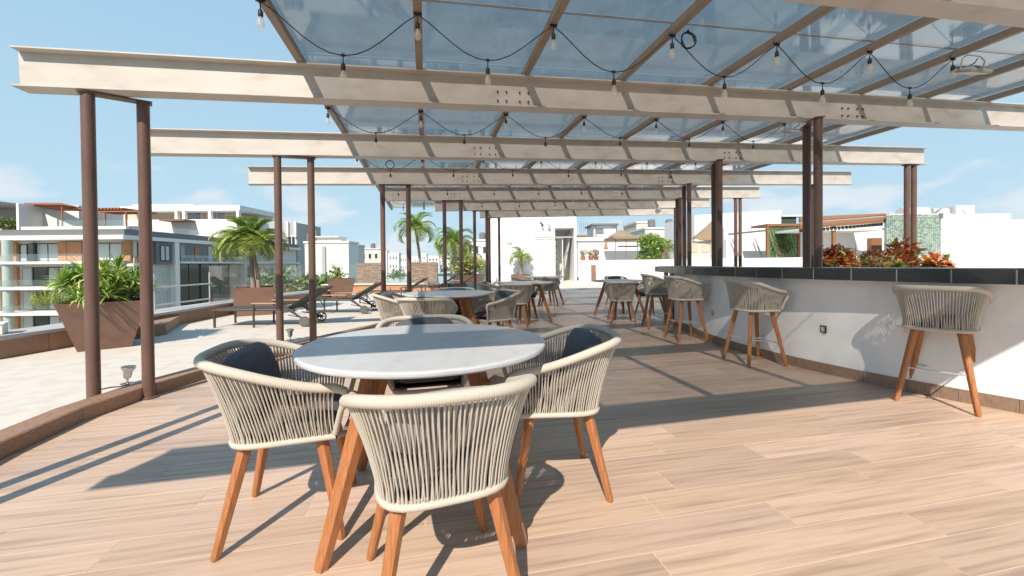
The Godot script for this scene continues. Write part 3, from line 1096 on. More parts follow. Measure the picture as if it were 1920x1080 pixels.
func make_furniture() -> void:
	var at_near := "chairs round the nearest table"
	make_table("round grey table nearest the viewer, in front of all the others", V(0.0, 0, 1.93), -0.04)
	# turn 0 faces away from the viewer (towards +d); -PI/2 faces +x
	var f := make_seat(false, "woven rope chair with its back to the viewer at the nearest table", V(0.035, 0, 1.42), 0.15, at_near, true)
	var c := make_seat(false, "woven rope chair with a navy pillow facing right at the nearest table", V(-0.57, 0, 1.95), -PI / 2 + 0.06, at_near)
	dup(c, V(0.615, 0, 1.98), PI / 2 - 0.1, "woven rope chair in front of the empty deck, facing left to the nearest table", at_near)
	dup(c, V(0.0, 0, 2.52), PI + 0.05, "woven rope chair behind the nearest table, mostly hidden by its top", at_near)

	make_table("round grey table second from the viewer, beside the kerb posts", V(0.27, 0, 5.2), 0.1)
	var g2 := "chairs round the second table"
	dup(c, V(-0.32, 0, 5.3), -PI / 2 - 0.15, "woven rope chair by the kerb side of the second table", g2)
	dup(c, V(0.02, 0, 4.6), -0.25, "woven rope chair with its back to the viewer at the second table", g2)
	dup(c, V(0.84, 0, 5.15), PI / 2 + 0.35, "woven rope chair on the open deck side of the second table", g2)
	dup(c, V(0.42, 0, 5.82), PI, "woven rope chair behind the second table", g2)

	make_table("round grey table third from the viewer, in the middle of the deck", V(1.88, 0, 7.7), 0.35)
	var g3 := "chairs round the third table"
	dup(c, V(1.58, 0, 7.12), -0.35, "woven rope chair with its back to the viewer at the third table", g3)
	dup(c, V(1.3, 0, 7.9), -PI / 2 - 0.2, "woven rope chair by the kerb side of the third table", g3)
	dup(c, V(2.05, 0, 8.32), PI - 0.2, "woven rope chair behind the third table", g3)

	make_table("round grey table farthest away, before the white stair tower", V(3.22, 0, 10.8), 0.2)
	var g4 := "chairs round the farthest table"
	dup(c, V(2.6, 0, 10.85), -PI / 2 - 0.1, "woven rope chair by the kerb side of the farthest table", g4)
	dup(c, V(3.12, 0, 10.2), -0.5, "woven rope chair with its back to the viewer at the farthest table", g4)

	make_table("round grey table beside the end of the bar", V(3.92, 0, 7.78), 0.15)
	var g5 := "chairs round the table beside the bar"
	dup(c, V(3.62, 0, 7.12), -0.3, "woven rope chair with its back to the viewer at the table beside the bar", g5)
	dup(c, V(4.56, 0, 7.7), PI / 2, "woven rope chair between the bar end and its table", g5)
	dup(c, V(4.86, 0, 9.75), PI, "lone woven rope chair beyond the table beside the bar", g5)

	var gs := "bar stools along the bar"
	var s := make_seat(true, "rope bar stool nearest the viewer, in front of the sunlit bar wall", V(3.9, 0, 2.39), -PI / 2 + 0.42, gs, false, false)
	dup(s, V(3.52, 0, 3.81), -PI / 2 - 0.12, "second rope bar stool along the bar, next to the wall socket", gs)
	dup(s, V(3.63, 0, 5.17), -PI / 2 - 0.12, "third rope bar stool along the bar", gs)
	dup(s, V(3.86, 0, 6.25), -PI / 2 - 0.3, "fourth rope bar stool, at the dark end of the bar", gs)


# ---- the bar ---------------------------------------------------------------------------------
func bar_x(d: float) -> float:
	return 3.775 + 0.107 * (d - 4.0) * (d - 4.0) if d < 5.5 else 3.775 + 0.107 * 2.25 + 0.321 * (d - 5.5)


func make_bar() -> void:
	var t := thing("bar_counter", "curved white bar with a dark tiled counter edge", "bar")
	var path := []
	var d := -0.6
	while d <= 7.01:
		path.append(Vector2(bar_x(d), d)); d += 0.1
	var wallp := path.slice(0, 72)
	var mb := MB.new()
	for k in wallp.size() - 1:
		mb.prism(PackedVector2Array([wallp[k], wallp[k + 1], wallp[k + 1] - normal2(wallp, k + 1) * 0.14, wallp[k] - normal2(wallp, k) * 0.14]), -0.02, 0.93)
	put(mb, "wall", M.white, t)
	pieces(wallp, 0.3, 0.0, 0.011, 0.001, 0.1, 0.003, "skirting_tile", M.base_tile, t)
	mb = MB.new()
	for k in path.size() - 1:
		mb.prism(PackedVector2Array([path[k] + normal2(path, k) * 0.2075, path[k + 1] + normal2(path, k + 1) * 0.2075, path[k + 1] - normal2(path, k + 1) * 0.44, path[k] - normal2(path, k) * 0.44]), 0.932, 1.032)
	put(mb, "counter_slab", M.counter_grout, t)
	pieces(path, 0.3, 0.208, 0.2105, 0.931, 1.0405, 0.009, "edge_tile", M.counter, t)
	pieces(path, 0.3, -0.45, 0.2075, 1.0325, 1.0405, 0.006, "top_tile", [M.counter_top], t)
	# black block stands in for the shade of the open void under the counter
	var e: Vector2 = path[-1]
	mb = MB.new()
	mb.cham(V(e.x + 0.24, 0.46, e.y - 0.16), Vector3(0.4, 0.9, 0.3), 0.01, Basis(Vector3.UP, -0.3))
	put(mb, "recess_shade", M.black, t)
	mb = MB.new()
	mb.cham(V(e.x - 0.0, 0.46, e.y - 0.0), Vector3(0.06, 0.93, 0.1), 0.005, Basis(Vector3.UP, -0.3))
	put(mb, "end_post", M.grey_mid, t)

	# wall socket
	var so := thing("wall_socket", "square wall socket with a dark frame on the white bar wall", "socket")
	var sd := 3.28
	var nn := Vector3(-1, 0, -0.15).normalized()
	var bs := Basis(nn.cross(Vector3.UP).normalized(), Vector3.UP, -nn)
	var p := V(bar_x(sd) - 0.004, 0.435, sd)
	mb = MB.new()
	for q in [[0, 0.03, 0.07, 0.01], [0, -0.03, 0.07, 0.01], [-0.03, 0, 0.01, 0.05], [0.03, 0, 0.01, 0.05]]:
		mb.box(p + bs * Vector3(q[0], q[1], 0), Vector3(q[2], q[3], 0.012), bs)
	put(mb, "frame", M.dark, so)
	mb = MB.new()
	mb.box(p, Vector3(0.05, 0.05, 0.008), bs)
	put(mb, "plate", M.offwhite, so)
	for k in 2:
		var mk := MB.new()
		var q := V(bar_x(2.72) - 0.02, 0.53, 2.72)
		if k == 1: mk.cham(q, Vector3(0.03, 0.05, 0.12), 0.01)
		else: mk.cham(V(bar_x(4.9) - 0.004, 0.4, 4.9), Vector3(0.012, 0.06, 0.06), 0.003, Basis(Vector3.UP, -0.2))
		tag(put(mk, "wall_fitting", M.grey_mid if k == 0 else M.white), ["small grey switch plate low on the bar wall behind the third stool", "small white fitting on the bar wall behind the nearest stool"][k], "fitting")

	# planting trough behind the bar
	var tr := thing("planting_trough", "long white planting trough behind the bar counter", "trough")
	mb = MB.new()
	mb.box(V(7.0, 0.43, 5.3), Vector3(3.6, 0.8, 0.8), Basis(Vector3.UP, 0.12))
	put(mb, "wall", M.white, tr)
	mb = MB.new()
	mb.box(V(7.0, 0.84, 5.3), Vector3(3.4, 0.02, 0.56), Basis(Vector3.UP, 0.12))
	put(mb, "soil", M.soil, tr)
	croton("croton shrub of red and orange leaves next to the twin bar posts", V(6.28, 0.85, 5.2), 0.6, 0.27, 3)
	croton("large croton shrub of orange, yellow and red leaves beside the far posts", V(7.5, 0.85, 5.2), 0.6, 0.42, 4)
	croton("low croton with yellow and pink leaves in front of the trough", V(6.85, 0.85, 5.05), 0.36, 0.34, 6)
	croton("small croton behind the pair of far posts", V(8.05, 0.85, 5.0), 0.4, 0.18, 8)
	var gp := thing("spiky_plant", "dark green spiky plant between the two croton shrubs", "plant", V(6.95, 0.85, 5.42))
	mb = MB.new()
	for k in 120:
		var a := rng.randf() * TAU
		var el := rng.randf_range(0.25, 1.4)
		mb.col = Color(0.035, 0.1, 0.045).lerp(Color(0.1, 0.22, 0.09), rng.randf())
		mb.blade(Vector3(cos(a) * 0.1 * rng.randf(), 0.02, sin(a) * 0.1 * rng.randf()), Vector3(cos(a) * cos(el), sin(el), sin(a) * cos(el)), rng.randf_range(0.3, 0.52), 0.018, 0.5, 4, rng.randf_range(-0.4, 0.4))
	put(mb, "foliage", M.leaf, gp)


func croton(label: String, at: Vector3, h: float, r: float, sd: int) -> void:
	var t := thing("croton_shrub", label, "shrub", at, 0.0, "shrubs behind the bar")
	var rg := RandomNumberGenerator.new()
	rg.seed = 40 + sd
	var st := MB.new()
	var lf := MB.new()
	var cols := [Color(0.7, 0.14, 0.06), Color(0.85, 0.36, 0.12), Color(0.85, 0.56, 0.18), Color(0.3, 0.05, 0.035), Color(0.14, 0.22, 0.04), Color(0.82, 0.24, 0.12), Color(0.85, 0.52, 0.28)]
	if sd == 6: cols = [Color(0.75, 0.5, 0.1), Color(0.65, 0.25, 0.14), Color(0.22, 0.3, 0.06), Color(0.4, 0.42, 0.12), Color(0.7, 0.55, 0.35)]
	for s in int(20 + r * 50):
		var a := rg.randf() * TAU
		var q := sqrt(rg.randf()) * r
		var tip := Vector3(cos(a) * q, h * (1.0 - 0.45 * (q / r) * (q / r)) * rg.randf_range(0.62, 1.0), sin(a) * q)
		st.tube([Vector3(cos(a) * q * 0.3, 0, sin(a) * q * 0.3), tip * Vector3(0.75, 0.5, 0.75), tip], [0.009, 0.007, 0.004], 5)
		var main: Color = cols[rg.randi() % cols.size()]
		for k in 22:
			var b := rg.randf() * TAU
			var el := rg.randf_range(0.0, 1.2)
			var y := rg.randf()
			# older leaves low on the stem are dark red and green, fresh ones at the tip bright
			lf.col = (main if y > 0.45 else cols[rg.randi() % cols.size()]).lerp(cols[rg.randi() % cols.size()], rg.randf() * 0.5)
			lf.blade(tip.lerp(tip * Vector3(0.8, 0.45, 0.8), 1.0 - y), Vector3(cos(b) * cos(el), sin(el), sin(b) * cos(el)), rg.randf_range(0.08, 0.14), rg.randf_range(0.045, 0.07), 0.7, 3, rg.randf_range(-0.6, 0.6))
	put(st, "stem", M.trunk, t)
	put(lf, "foliage", M.leaf, t)


# ---- loungers, planters, lamps on the terrace --------------------------------------------------
func make_lounger(label: String, at: Vector3, turn: float) -> Node3D:      # local +x is the head end, local z across
	var t := thing("sun_lounger", label, "sun lounger", at, turn, "loungers on the pale terrace")
	var mb := MB.new()
	var w := 0.29
	for s in [-1, 1]:
		mb.tube([Vector3(-0.95, 0.3, w * s), Vector3(0.3, 0.3, w * s), Vector3(0.62, 0.1, w * s)], [0.018], 8)
	mb.tube([Vector3(-0.95, 0.3, -w), Vector3(-0.95, 0.3, w)], [0.018], 8)
	mb.tube([Vector3(0.3, 0.3, -w), Vector3(0.3, 0.3, w)], [0.014], 8)
	mb.tube([Vector3(0.62, 0.1, -w), Vector3(0.62, 0.1, w)], [0.012], 8)
	put(mb, "frame", M.lounge_frame, t)
	mb = MB.new()
	mb.cham(Vector3(-0.33, 0.312, 0), Vector3(1.24, 0.016, w * 2 - 0.03), 0.004)
	put(mb, "bed_sling", M.lounge_mesh, t)
	var bk := MB.new()
	var a := Vector3(0.28, 0.31, 0)
	var b := Vector3(0.86, 0.66, 0)
	var dir := (b - a).normalized()
	bk.cham((a + b) / 2, Vector3(a.distance_to(b), 0.022, w * 2 - 0.02), 0.005, Basis(dir, Vector3(-dir.y, dir.x, 0), Vector3(0, 0, 1)))
	var back := put(bk, "backrest", M.lounge_mesh, t)
	bk = MB.new()
	for s in [-1, 1]: bk.tube([a + Vector3(0, 0, w * s), b + Vector3(0, 0, w * s)], [0.015], 8)
	bk.tube([b + Vector3(0, 0, -w), b + Vector3(0, 0, w)], [0.015], 8)
	put(bk, "backrest_frame", M.lounge_frame, back)
	for x in [-0.93]:
		for s in [-1, 1]:
			mb = MB.new()
			mb.cham(Vector3(x, 0.148, (w - 0.005) * s), Vector3(0.03, 0.296, 0.03), 0.003)
			put(mb, "leg", M.lounge_frame, t)
	for s in [-1, 1]:
		mb = MB.new()
		mb.cham(Vector3(-0.25, 0.2, (w + 0.035) * s), Vector3(0.028, 0.4, 0.028), 0.003)
		put(mb, "leg", M.lounge_frame, t)
		mb = MB.new()
		mb.cham(Vector3(-0.02, 0.413, (w + 0.035) * s), Vector3(0.52, 0.02, 0.05), 0.005)
		put(mb, "armrest", M.lounge_arm, t)
		mb = MB.new()
		mb.tube([Vector3(0.2, 0.4, (w + 0.03) * s), Vector3(0.42, 0.26, (w + 0.03) * s), Vector3(0.62, 0.09, (w + 0.03) * s)], [0.012], 6)
		mb.tube([Vector3(0.36, 0.3, (w - 0.05) * s), Vector3(0.62, 0.43, (w - 0.05) * s), Vector3(0.72, 0.3, (w - 0.05) * s)], [0.009], 6)
		mb.tube([Vector3(0.3, 0.2, (w - 0.03) * s), Vector3(0.68, 0.12, (w - 0.03) * s)], [0.009], 6)
		put(mb, "strut", M.lounge_frame, t)
		mb = MB.new()
		var z: float = (w + 0.06) * s
		var ring := []
		for k in 25: ring.append(Vector3(0.62 + cos(TAU * k / 24) * 0.082, 0.092 + sin(TAU * k / 24) * 0.082, z))
		mb.tube(ring, [0.0125], 8, false)
		var wh := put(mb, "wheel", M.rubber, t)
		mb = MB.new()
		for k in 3: mb.box(Vector3(0.62, 0.092, z), Vector3(0.155, 0.014, 0.012), Basis(Vector3(0, 0, 1), PI / 3 * k))
		mb.tube([Vector3(0.62, 0.092, z - 0.02), Vector3(0.62, 0.092, z + 0.02)], [0.026], 10)
		put(mb, "hub", M.rubber, wh)
		if s == 1:
			mb = MB.new()
			mb.tube([Vector3(0.62, 0.092, z + 0.012), Vector3(0.62, 0.092, z + 0.018)], [0.075, 0.07], 20)
			put(mb, "wheel_cap", M.rubber, wh)
	return t


func tapered_box(mb: MB, w0: float, w1: float, h: float, inner := 0.03) -> void:
	var a := []
	for q in [[-1, -1], [1, -1], [1, 1], [-1, 1]]:
		a.append([Vector3(q[0] * w0 / 2, 0, q[1] * w0 / 2), Vector3(q[0] * w1 / 2, h, q[1] * w1 / 2), Vector3(q[0] * (w1 / 2 - inner), h, q[1] * (w1 / 2 - inner)), Vector3(q[0] * (w1 / 2 - inner), h - 0.08, q[1] * (w1 / 2 - inner))])
	for k in 4:
		var b = a[(k + 1) % 4]
		var c = a[k]
		var out: Vector3 = (c[0] + b[0]) / 2
		out.y = 0
		mb.quad(c[0], b[0], b[1], c[1], out)
		mb.quad(c[1], b[1], b[2], c[2], Vector3.UP)
		mb.quad(c[2], b[2], b[3], c[3], -out)
	mb.flat([a[0][0], a[1][0], a[2][0], a[3][0]], Vector3.DOWN)


func make_planter(label: String, at: Vector3, turn: float, w0: float, w1: float, h: float) -> Node3D:
	var t := thing("planter", label, "planter", at, turn, "brown planters on the terrace")
	var mb := MB.new()
	tapered_box(mb, w0, w1, h)
	put(mb, "pot", M.planter, t)
	mb = MB.new()
	mb.box(Vector3(0, h - 0.07, 0), Vector3(w1 - 0.062, 0.02, w1 - 0.062))
	put(mb, "soil", M.soil, t)
	return t


func frond_mesh(lng: float, lift: float, sd: int, ragged := 1.0, pale := 0.0) -> ArrayMesh:      # a feather-leaved palm frond leaving the origin along +x
	var rg := RandomNumberGenerator.new()
	rg.seed = sd
	var mb := MB.new()
	var pts := []
	var p := Vector3.ZERO
	var ang := lift
	for k in 15:
		pts.append(p)
		p += Vector3(cos(ang), sin(ang), 0) * lng / 14.0
		ang -= (0.07 + 0.012 * k) * ragged
	mb.col = Color(0.22, 0.27, 0.07)
	var rad := []
	for k in 15: rad.append(lerpf(0.014, 0.003, k / 14.0) * lng / 1.2)
	mb.tube(pts, rad, 5)
	for k in range(2, 15):
		for h in 4:
			var f := (k + h / 4.0) / 15.0
			var q: Vector3 = pts[k].lerp(pts[mini(k + 1, 14)], h / 4.0)
			var t: Vector3 = (pts[mini(k + 1, 14)] - pts[k - 1]).normalized()
			for s in [-1, 1]:
				var ln := lng * 0.42 * sin(PI * clampf(f * 0.9 + 0.12, 0, 1)) * rg.randf_range(0.85, 1.1)
				var dir := (t * 0.75 + Vector3(0, 0.22, s * 0.9)).normalized()
				var yel := rg.randf()
				mb.col = Color(0.12, 0.25, 0.035).lerp(Color(0.42, 0.54, 0.11), rg.randf()).lerp(Color(0.66, 0.56, 0.2), clampf(pale + (0.5 if yel > 0.9 else 0.0), 0, 1) * rg.randf())
				mb.blade(q, dir, ln, 0.021 * lng / 1.1, 0.75, 3, rg.randf_range(-0.5, 0.5))
	return mb.mesh()


func palm(label: String, at: Vector3, trunk: Array, trad: float, lng: float, count: int, sd: int, flop := 1.0, group := "palms") -> Node3D:
	var t := thing("palm_tree", label, "palm", at, 0.0, group)
	var rg := RandomNumberGenerator.new()
	rg.seed = sd
	var mb := MB.new()
	var rad := []
	for k in trunk.size(): rad.append(trad * (1.25 if k == 0 else lerpf(1.0, 0.7, float(k) / trunk.size())))
	mb.tube(trunk, rad, 12)
	var tk := put(mb, "trunk", M.trunk, t)
	var top: Vector3 = trunk[-1]
	mb = MB.new()     # green crown shaft
	mb.col = Color(0.2, 0.27, 0.09)
	mb.tube([top - Vector3(0, 0.08 * lng, 0), top + Vector3(0, 0.18 * lng, 0)], [trad * 0.85, trad * 0.5], 10)
	put(mb, "crown_shaft", M.leaf, t)
	var variants := []
	for k in 6: variants.append(frond_mesh(lng, [1.35, 1.05, 0.7, 0.35, 0.9, 0.5][k], sd * 10 + k, [0.7, 0.9, 1.1, 1.2, 1.0, 1.15][k] * flop, [0.0, 0.05, 0.15, 0.6, 0.1, 0.3][k]))
	for k in count:
		var v := k % 6
		var o := inst(variants[v], "frond", M.leaf, t)
		o.position = top + Vector3(0, 0.12 * lng * (1.0 if v == 0 else 0.6), 0)
		o.rotation = Vector3(0, k * 2.399 + rg.randf() * 0.3, 0)
		var s := rg.randf_range(0.82, 1.08)
		o.scale = Vector3(s, s, s)
	return t


func make_terrace_things() -> void:
	var l := make_lounger("brown sling lounger nearest the viewer, beside the square palm planter", V(-2.62, 0.046, 8.06), -0.16)
	dup(l, V(-1.86, 0.046, 9.75), -0.2, "brown sling lounger second in the row, in front of the small planter")
	dup(l, V(-0.85, 0.046, 12.1), -0.2, "brown sling lounger third in the row, before the pool")
	dup(l, V(0.15, 0.046, 14.2), -0.2, "brown sling lounger fourth in the row, by the second stone wall")
	dup(l, V(1.1, 0.046, 16.0), -0.2, "brown sling lounger last in the row, by the far planter")

	# tapered planter with a clump of spiky leaves
	make_planter("large tapered brown planter with a clump of spiky leaves, behind the nearest posts", V(-4.2, 0.046, 6.45), 0.52, 0.5, 0.84, 0.62)
	var sp := thing("spiky_shrub", "dense clump of spiky green and yellow leaves in the tapered planter", "shrub", V(-4.2, 0.6, 6.45))
	var st := MB.new()
	var lf := MB.new()
	var rg := RandomNumberGenerator.new()
	rg.seed = 9
	for s in 62:
		var a := rg.randf() * TAU
		var q := sqrt(rg.randf()) * 0.42
		var h := rg.randf_range(0.12, 0.62) * (1.0 - 0.5 * q / 0.42)
		var c := Vector3(cos(a) * q * 1.02, h, sin(a) * q * 1.02)
		st.tube([Vector3(c.x * 0.5, 0, c.z * 0.5), c], [0.012, 0.008], 5)
		for k in 36:
			var b := rg.randf() * TAU
			var el := rg.randf_range(-0.25, 1.35)
			lf.col = Color(0.06, 0.19, 0.03).lerp(Color(0.32, 0.5, 0.09), rg.randf()).lerp(Color(0.64, 0.6, 0.22), 0.8 if rg.randf() > 0.84 else 0.1)
			lf.blade(c, Vector3(cos(b) * cos(el), sin(el), sin(b) * cos(el)), rg.randf_range(0.16, 0.3), rg.randf_range(0.018, 0.032), 0.9, 4, rg.randf_range(-0.5, 0.5))
	for k in 420:      # pale feathery ferns over the rim at the front
		var b := rg.randf() * TAU
		var el := rg.randf_range(0.0, 1.4)
		lf.col = Color(0.24, 0.36, 0.06).lerp(Color(0.42, 0.46, 0.12), rg.randf())
		lf.blade(Vector3(-0.42 + rg.randf_range(-0.12, 0.16), 0.02 + 0.1 * rg.randf(), 0.3 + rg.randf_range(-0.1, 0.12)), Vector3(cos(b) * cos(el), sin(el), sin(b) * cos(el)), rg.randf_range(0.08, 0.2), 0.007, 0.6, 3)
	put(st, "stem", M.trunk, sp)
	put(lf, "foliage", M.leaf, sp)

	make_planter("square brown planter at the foot of the bushy palm, behind the nearest lounger", V(-3.72, 0.046, 10.0), 0.34, 0.74, 0.76, 0.6)
	palm("bushy palm with twin pale trunks in the square planter by the parapet", V(-3.72, 0.58, 10.0), [Vector3(-0.02, -0.03, 0), Vector3(-0.04, 0.3, 0), Vector3(-0.06, 0.62, 0), Vector3(-0.06, 0.92, 0)], 0.05, 0.84, 60, 3, 1.0, "palms on the terrace")
	var mb := MB.new()
	mb.tube([V(-3.62, 0.56, 9.96), V(-3.64, 0.9, 9.97), V(-3.7, 1.25, 9.98), V(-3.74, 1.5, 10.0)], [0.05, 0.042, 0.036, 0.03], 10)
	put(mb, "trunk", M.trunk, get_node("palm_tree")).position = -V(-3.72, 0.58, 10.0)

	make_planter("small tapered brown planter with a young plant before the white block", V(-2.8, 0.046, 14.6), 0.2, 0.6, 0.86, 0.62)
	var yp := thing("young_plant", "young leafy plant in the small tapered planter", "plant", V(-2.9, 0.6, 14.5))
	leafy_bush(yp, Vector3(0, 0.24, 0), Vector3(0.16, 0.3, 0.16), 180, 0.12, 0.035, [Color(0.06, 0.14, 0.03), Color(0.3, 0.34, 0.08), Color(0.5, 0.45, 0.12)], 4)
	make_planter("brown planter of yellow green shrubs beyond the pool loungers", V(1.75, 0.046, 17.3), 0.2, 0.9, 1.1, 0.62)
	var ys := thing("leafy_shrub", "yellow green leafy shrub in the planter beyond the pool loungers", "shrub", V(1.75, 0.6, 17.3))
	leafy_bush(ys, Vector3(0, 0.3, 0), Vector3(0.75, 0.5, 0.6), 900, 0.2, 0.05, [Color(0.1, 0.2, 0.04), Color(0.36, 0.4, 0.07), Color(0.2, 0.3, 0.05), Color(0.4, 0.16, 0.06)], 6)
	make_planter("small brown planter against the white stair tower", V(5.3, 0.046, 22.6), 0.0, 0.95, 0.95, 0.45)
	palm("small potted palm against the white stair tower", V(5.3, 0.45, 22.6), [Vector3(0, 0, 0), Vector3(0.05, 0.5, 0), Vector3(0, 0.9, 0)], 0.11, 0.95, 18, 8, 1.3, "palms on the terrace")

	# steel spotlights on the terrace floor
	var k := 0
	for q in [[-2.66, 4.32, 0.4], [-1.9, 6.3, -0.6]]:
		var t := thing("floor_spotlight", ["small steel spotlight on the kerb between the nearest pair of posts", "small steel spotlight on the kerb between the second pair of posts"][k], "spotlight", V(q[0], 0.046, q[1]), q[2], "spotlights along the kerb")
		k += 1
		mb = MB.new()
		mb.lathe(Vector3.ZERO, [[0.05, 0.0], [0.05, 0.008], [0.02, 0.014]], 16)
		mb.tube([Vector3(0, 0.01, 0), Vector3(0, 0.05, 0)], [0.008], 8)
		put(mb, "base", M.chrome, t)
		mb = MB.new()
		mb.tube([Vector3(0, 0.05, 0), Vector3(0.0, 0.075, 0.0), Vector3(0.005, 0.12, 0.005), Vector3(0.01, 0.145, 0.01), Vector3(0.011, 0.16, 0.011)], [0.022, 0.03, 0.034, 0.052, 0.052], 16)
		put(mb, "head", M.chrome, t)
		mb = MB.new()
		mb.tube([Vector3(0.02, 0.005, 0.04), Vector3(-0.03, 0.004, 0.09), Vector3(-0.1, 0.004, 0.06), Vector3(-0.16, 0.004, 0.1)], [0.005], 6)
		put(mb, "lead", M.cable, t)


func leafy_bush(parent: Node, ctr: Vector3, half: Vector3, count: int, lng: float, wid: float, cols: Array, sd: int) -> void:
	var rg := RandomNumberGenerator.new()
	rg.seed = sd
	var lf := MB.new()
	var st := MB.new()
	for k in int(count / 40) + 3:
		var a := rg.randf() * TAU
		var e := ctr + Vector3(cos(a) * half.x * 0.6, half.y * rg.randf_range(-0.2, 0.5), sin(a) * half.z * 0.6)
		st.tube([Vector3(ctr.x, ctr.y - half.y, ctr.z), e], [half.x * 0.04 + 0.004, 0.004], 5)
	var lobes := []
	for k in 9:
		lobes.append([Vector3(rg.randf_range(-0.6, 0.6), rg.randf_range(-0.5, 0.6), rg.randf_range(-0.6, 0.6)), rg.randf_range(0.3, 0.55)])
	for k in count:
		var lo = lobes[rg.randi() % 9]
		var dirv := Vector3(rg.randfn(), rg.randfn(), rg.randfn()).normalized()
		var p: Vector3 = lo[0] + dirv * lo[1] * pow(rg.randf(), 0.35)
		var b := rg.randf() * TAU
		var el := rg.randf_range(-0.5, 1.2)
		lf.col = cols[rg.randi() % cols.size()].lerp(cols[rg.randi() % cols.size()], rg.randf())
		lf.blade(ctr + p * half, (dirv * 0.7 + Vector3(cos(b) * cos(el), sin(el), sin(b) * cos(el))).normalized(), lng * rg.randf_range(0.6, 1.2), wid * rg.randf_range(0.7, 1.3), 0.7, 2, rg.randf_range(-1.2, 1.2))
	put(st, "branch", M.trunk, parent)
	put(lf, "foliage", M.leaf, parent)


# ---- the town around ---------------------------------------------------------------------------
# Houses stand square to the line of sight: local x to the right, local -z away, metres from the viewer's foot point.
func lx(px: float, dep: float) -> float:
	return (px - 960.0) / FOCAL * dep


func ly(px: float, py: float, dep: float) -> float:
	return EYE + (495.0 - 0.00888 * (px - 960.0) - py) * dep / FOCAL


func place(px: float, y: float, dep: float) -> Vector3:
	return Vector3(lx(px, dep), y, -dep).rotated(Vector3.UP, -YAW)


func house(called: String, label: String, category: String, group := "") -> Node3D:
	return thing(called, label, category, Vector3.ZERO, -YAW, group)


func bb(x0: float, x1: float, y0: float, y1: float, d0: float, d1: float) -> MB:
	var mb := MB.new()
	mb.box(Vector3((x0 + x1) / 2, (y0 + y1) / 2, -(d0 + d1) / 2), Vector3(absf(x1 - x0), absf(y1 - y0), absf(d1 - d0)))
	return mb


func slab(x0: float, x1: float, y0: float, y1: float, d0: float, d1: float, called: String, m: Material, parent: Node) -> MeshInstance3D:
	return put(bb(x0, x1, y0, y1, d0, d1), called, m, parent)


# a window on a front wall at depth d: frame with mullions, recessed panes
func window_front(x0: float, x1: float, y0: float, y1: float, d: float, leaves: int, pane: Material, frame: Material, parent: Node, t := 0.09) -> void:
	var f := MB.new()
	for q in [[x0, x1, y0, y0 + t], [x0, x1, y1 - t, y1], [x0, x0 + t, y0 + t, y1 - t], [x1 - t, x1, y0 + t, y1 - t]]:
		f.box(Vector3((q[0] + q[1]) / 2, (q[2] + q[3]) / 2, -d + 0.02), Vector3(q[1] - q[0], q[3] - q[2], 0.1))
	var w := (x1 - x0 - 2 * t) / leaves
	for k in range(1, leaves):
		f.box(Vector3(x0 + t + w * k, (y0 + y1) / 2, -d + 0.02), Vector3(t * 0.7, y1 - y0 - 2 * t, 0.09))
	var o := put(f, "window", frame, parent)
	for k in leaves:
		slab(x0 + t + w * k + 0.005, x0 + t + w * (k + 1) - 0.005, y0 + t, y1 - t, d - 0.02, d - 0.005, "pane", pane, o)


func window_side(x: float, d0: float, d1: float, y0: float, y1: float, leaves: int, pane: Material, frame: Material, parent: Node, t := 0.1) -> void:
	var f := MB.new()
	for q in [[d0, d1, y0, y0 + t], [d0, d1, y1 - t, y1], [d0, d0 + t, y0 + t, y1 - t], [d1 - t, d1, y0 + t, y1 - t]]:
		f.box(Vector3(x + 0.02, (q[2] + q[3]) / 2, -(q[0] + q[1]) / 2), Vector3(0.1, q[3] - q[2], q[1] - q[0]))
	var w := (d1 - d0 - 2 * t) / leaves
	for k in range(1, leaves): f.box(Vector3(x + 0.02, (y0 + y1) / 2, -(d0 + t + w * k)), Vector3(0.09, y1 - y0 - 2 * t, t))
	var o := put(f, "window", frame, parent)
	for k in leaves: slab(x + 0.005, x + 0.02, y0 + t, y1 - t, d0 + t + w * k + 0.01, d0 + t + w * (k + 1) - 0.01, "pane", pane, o)


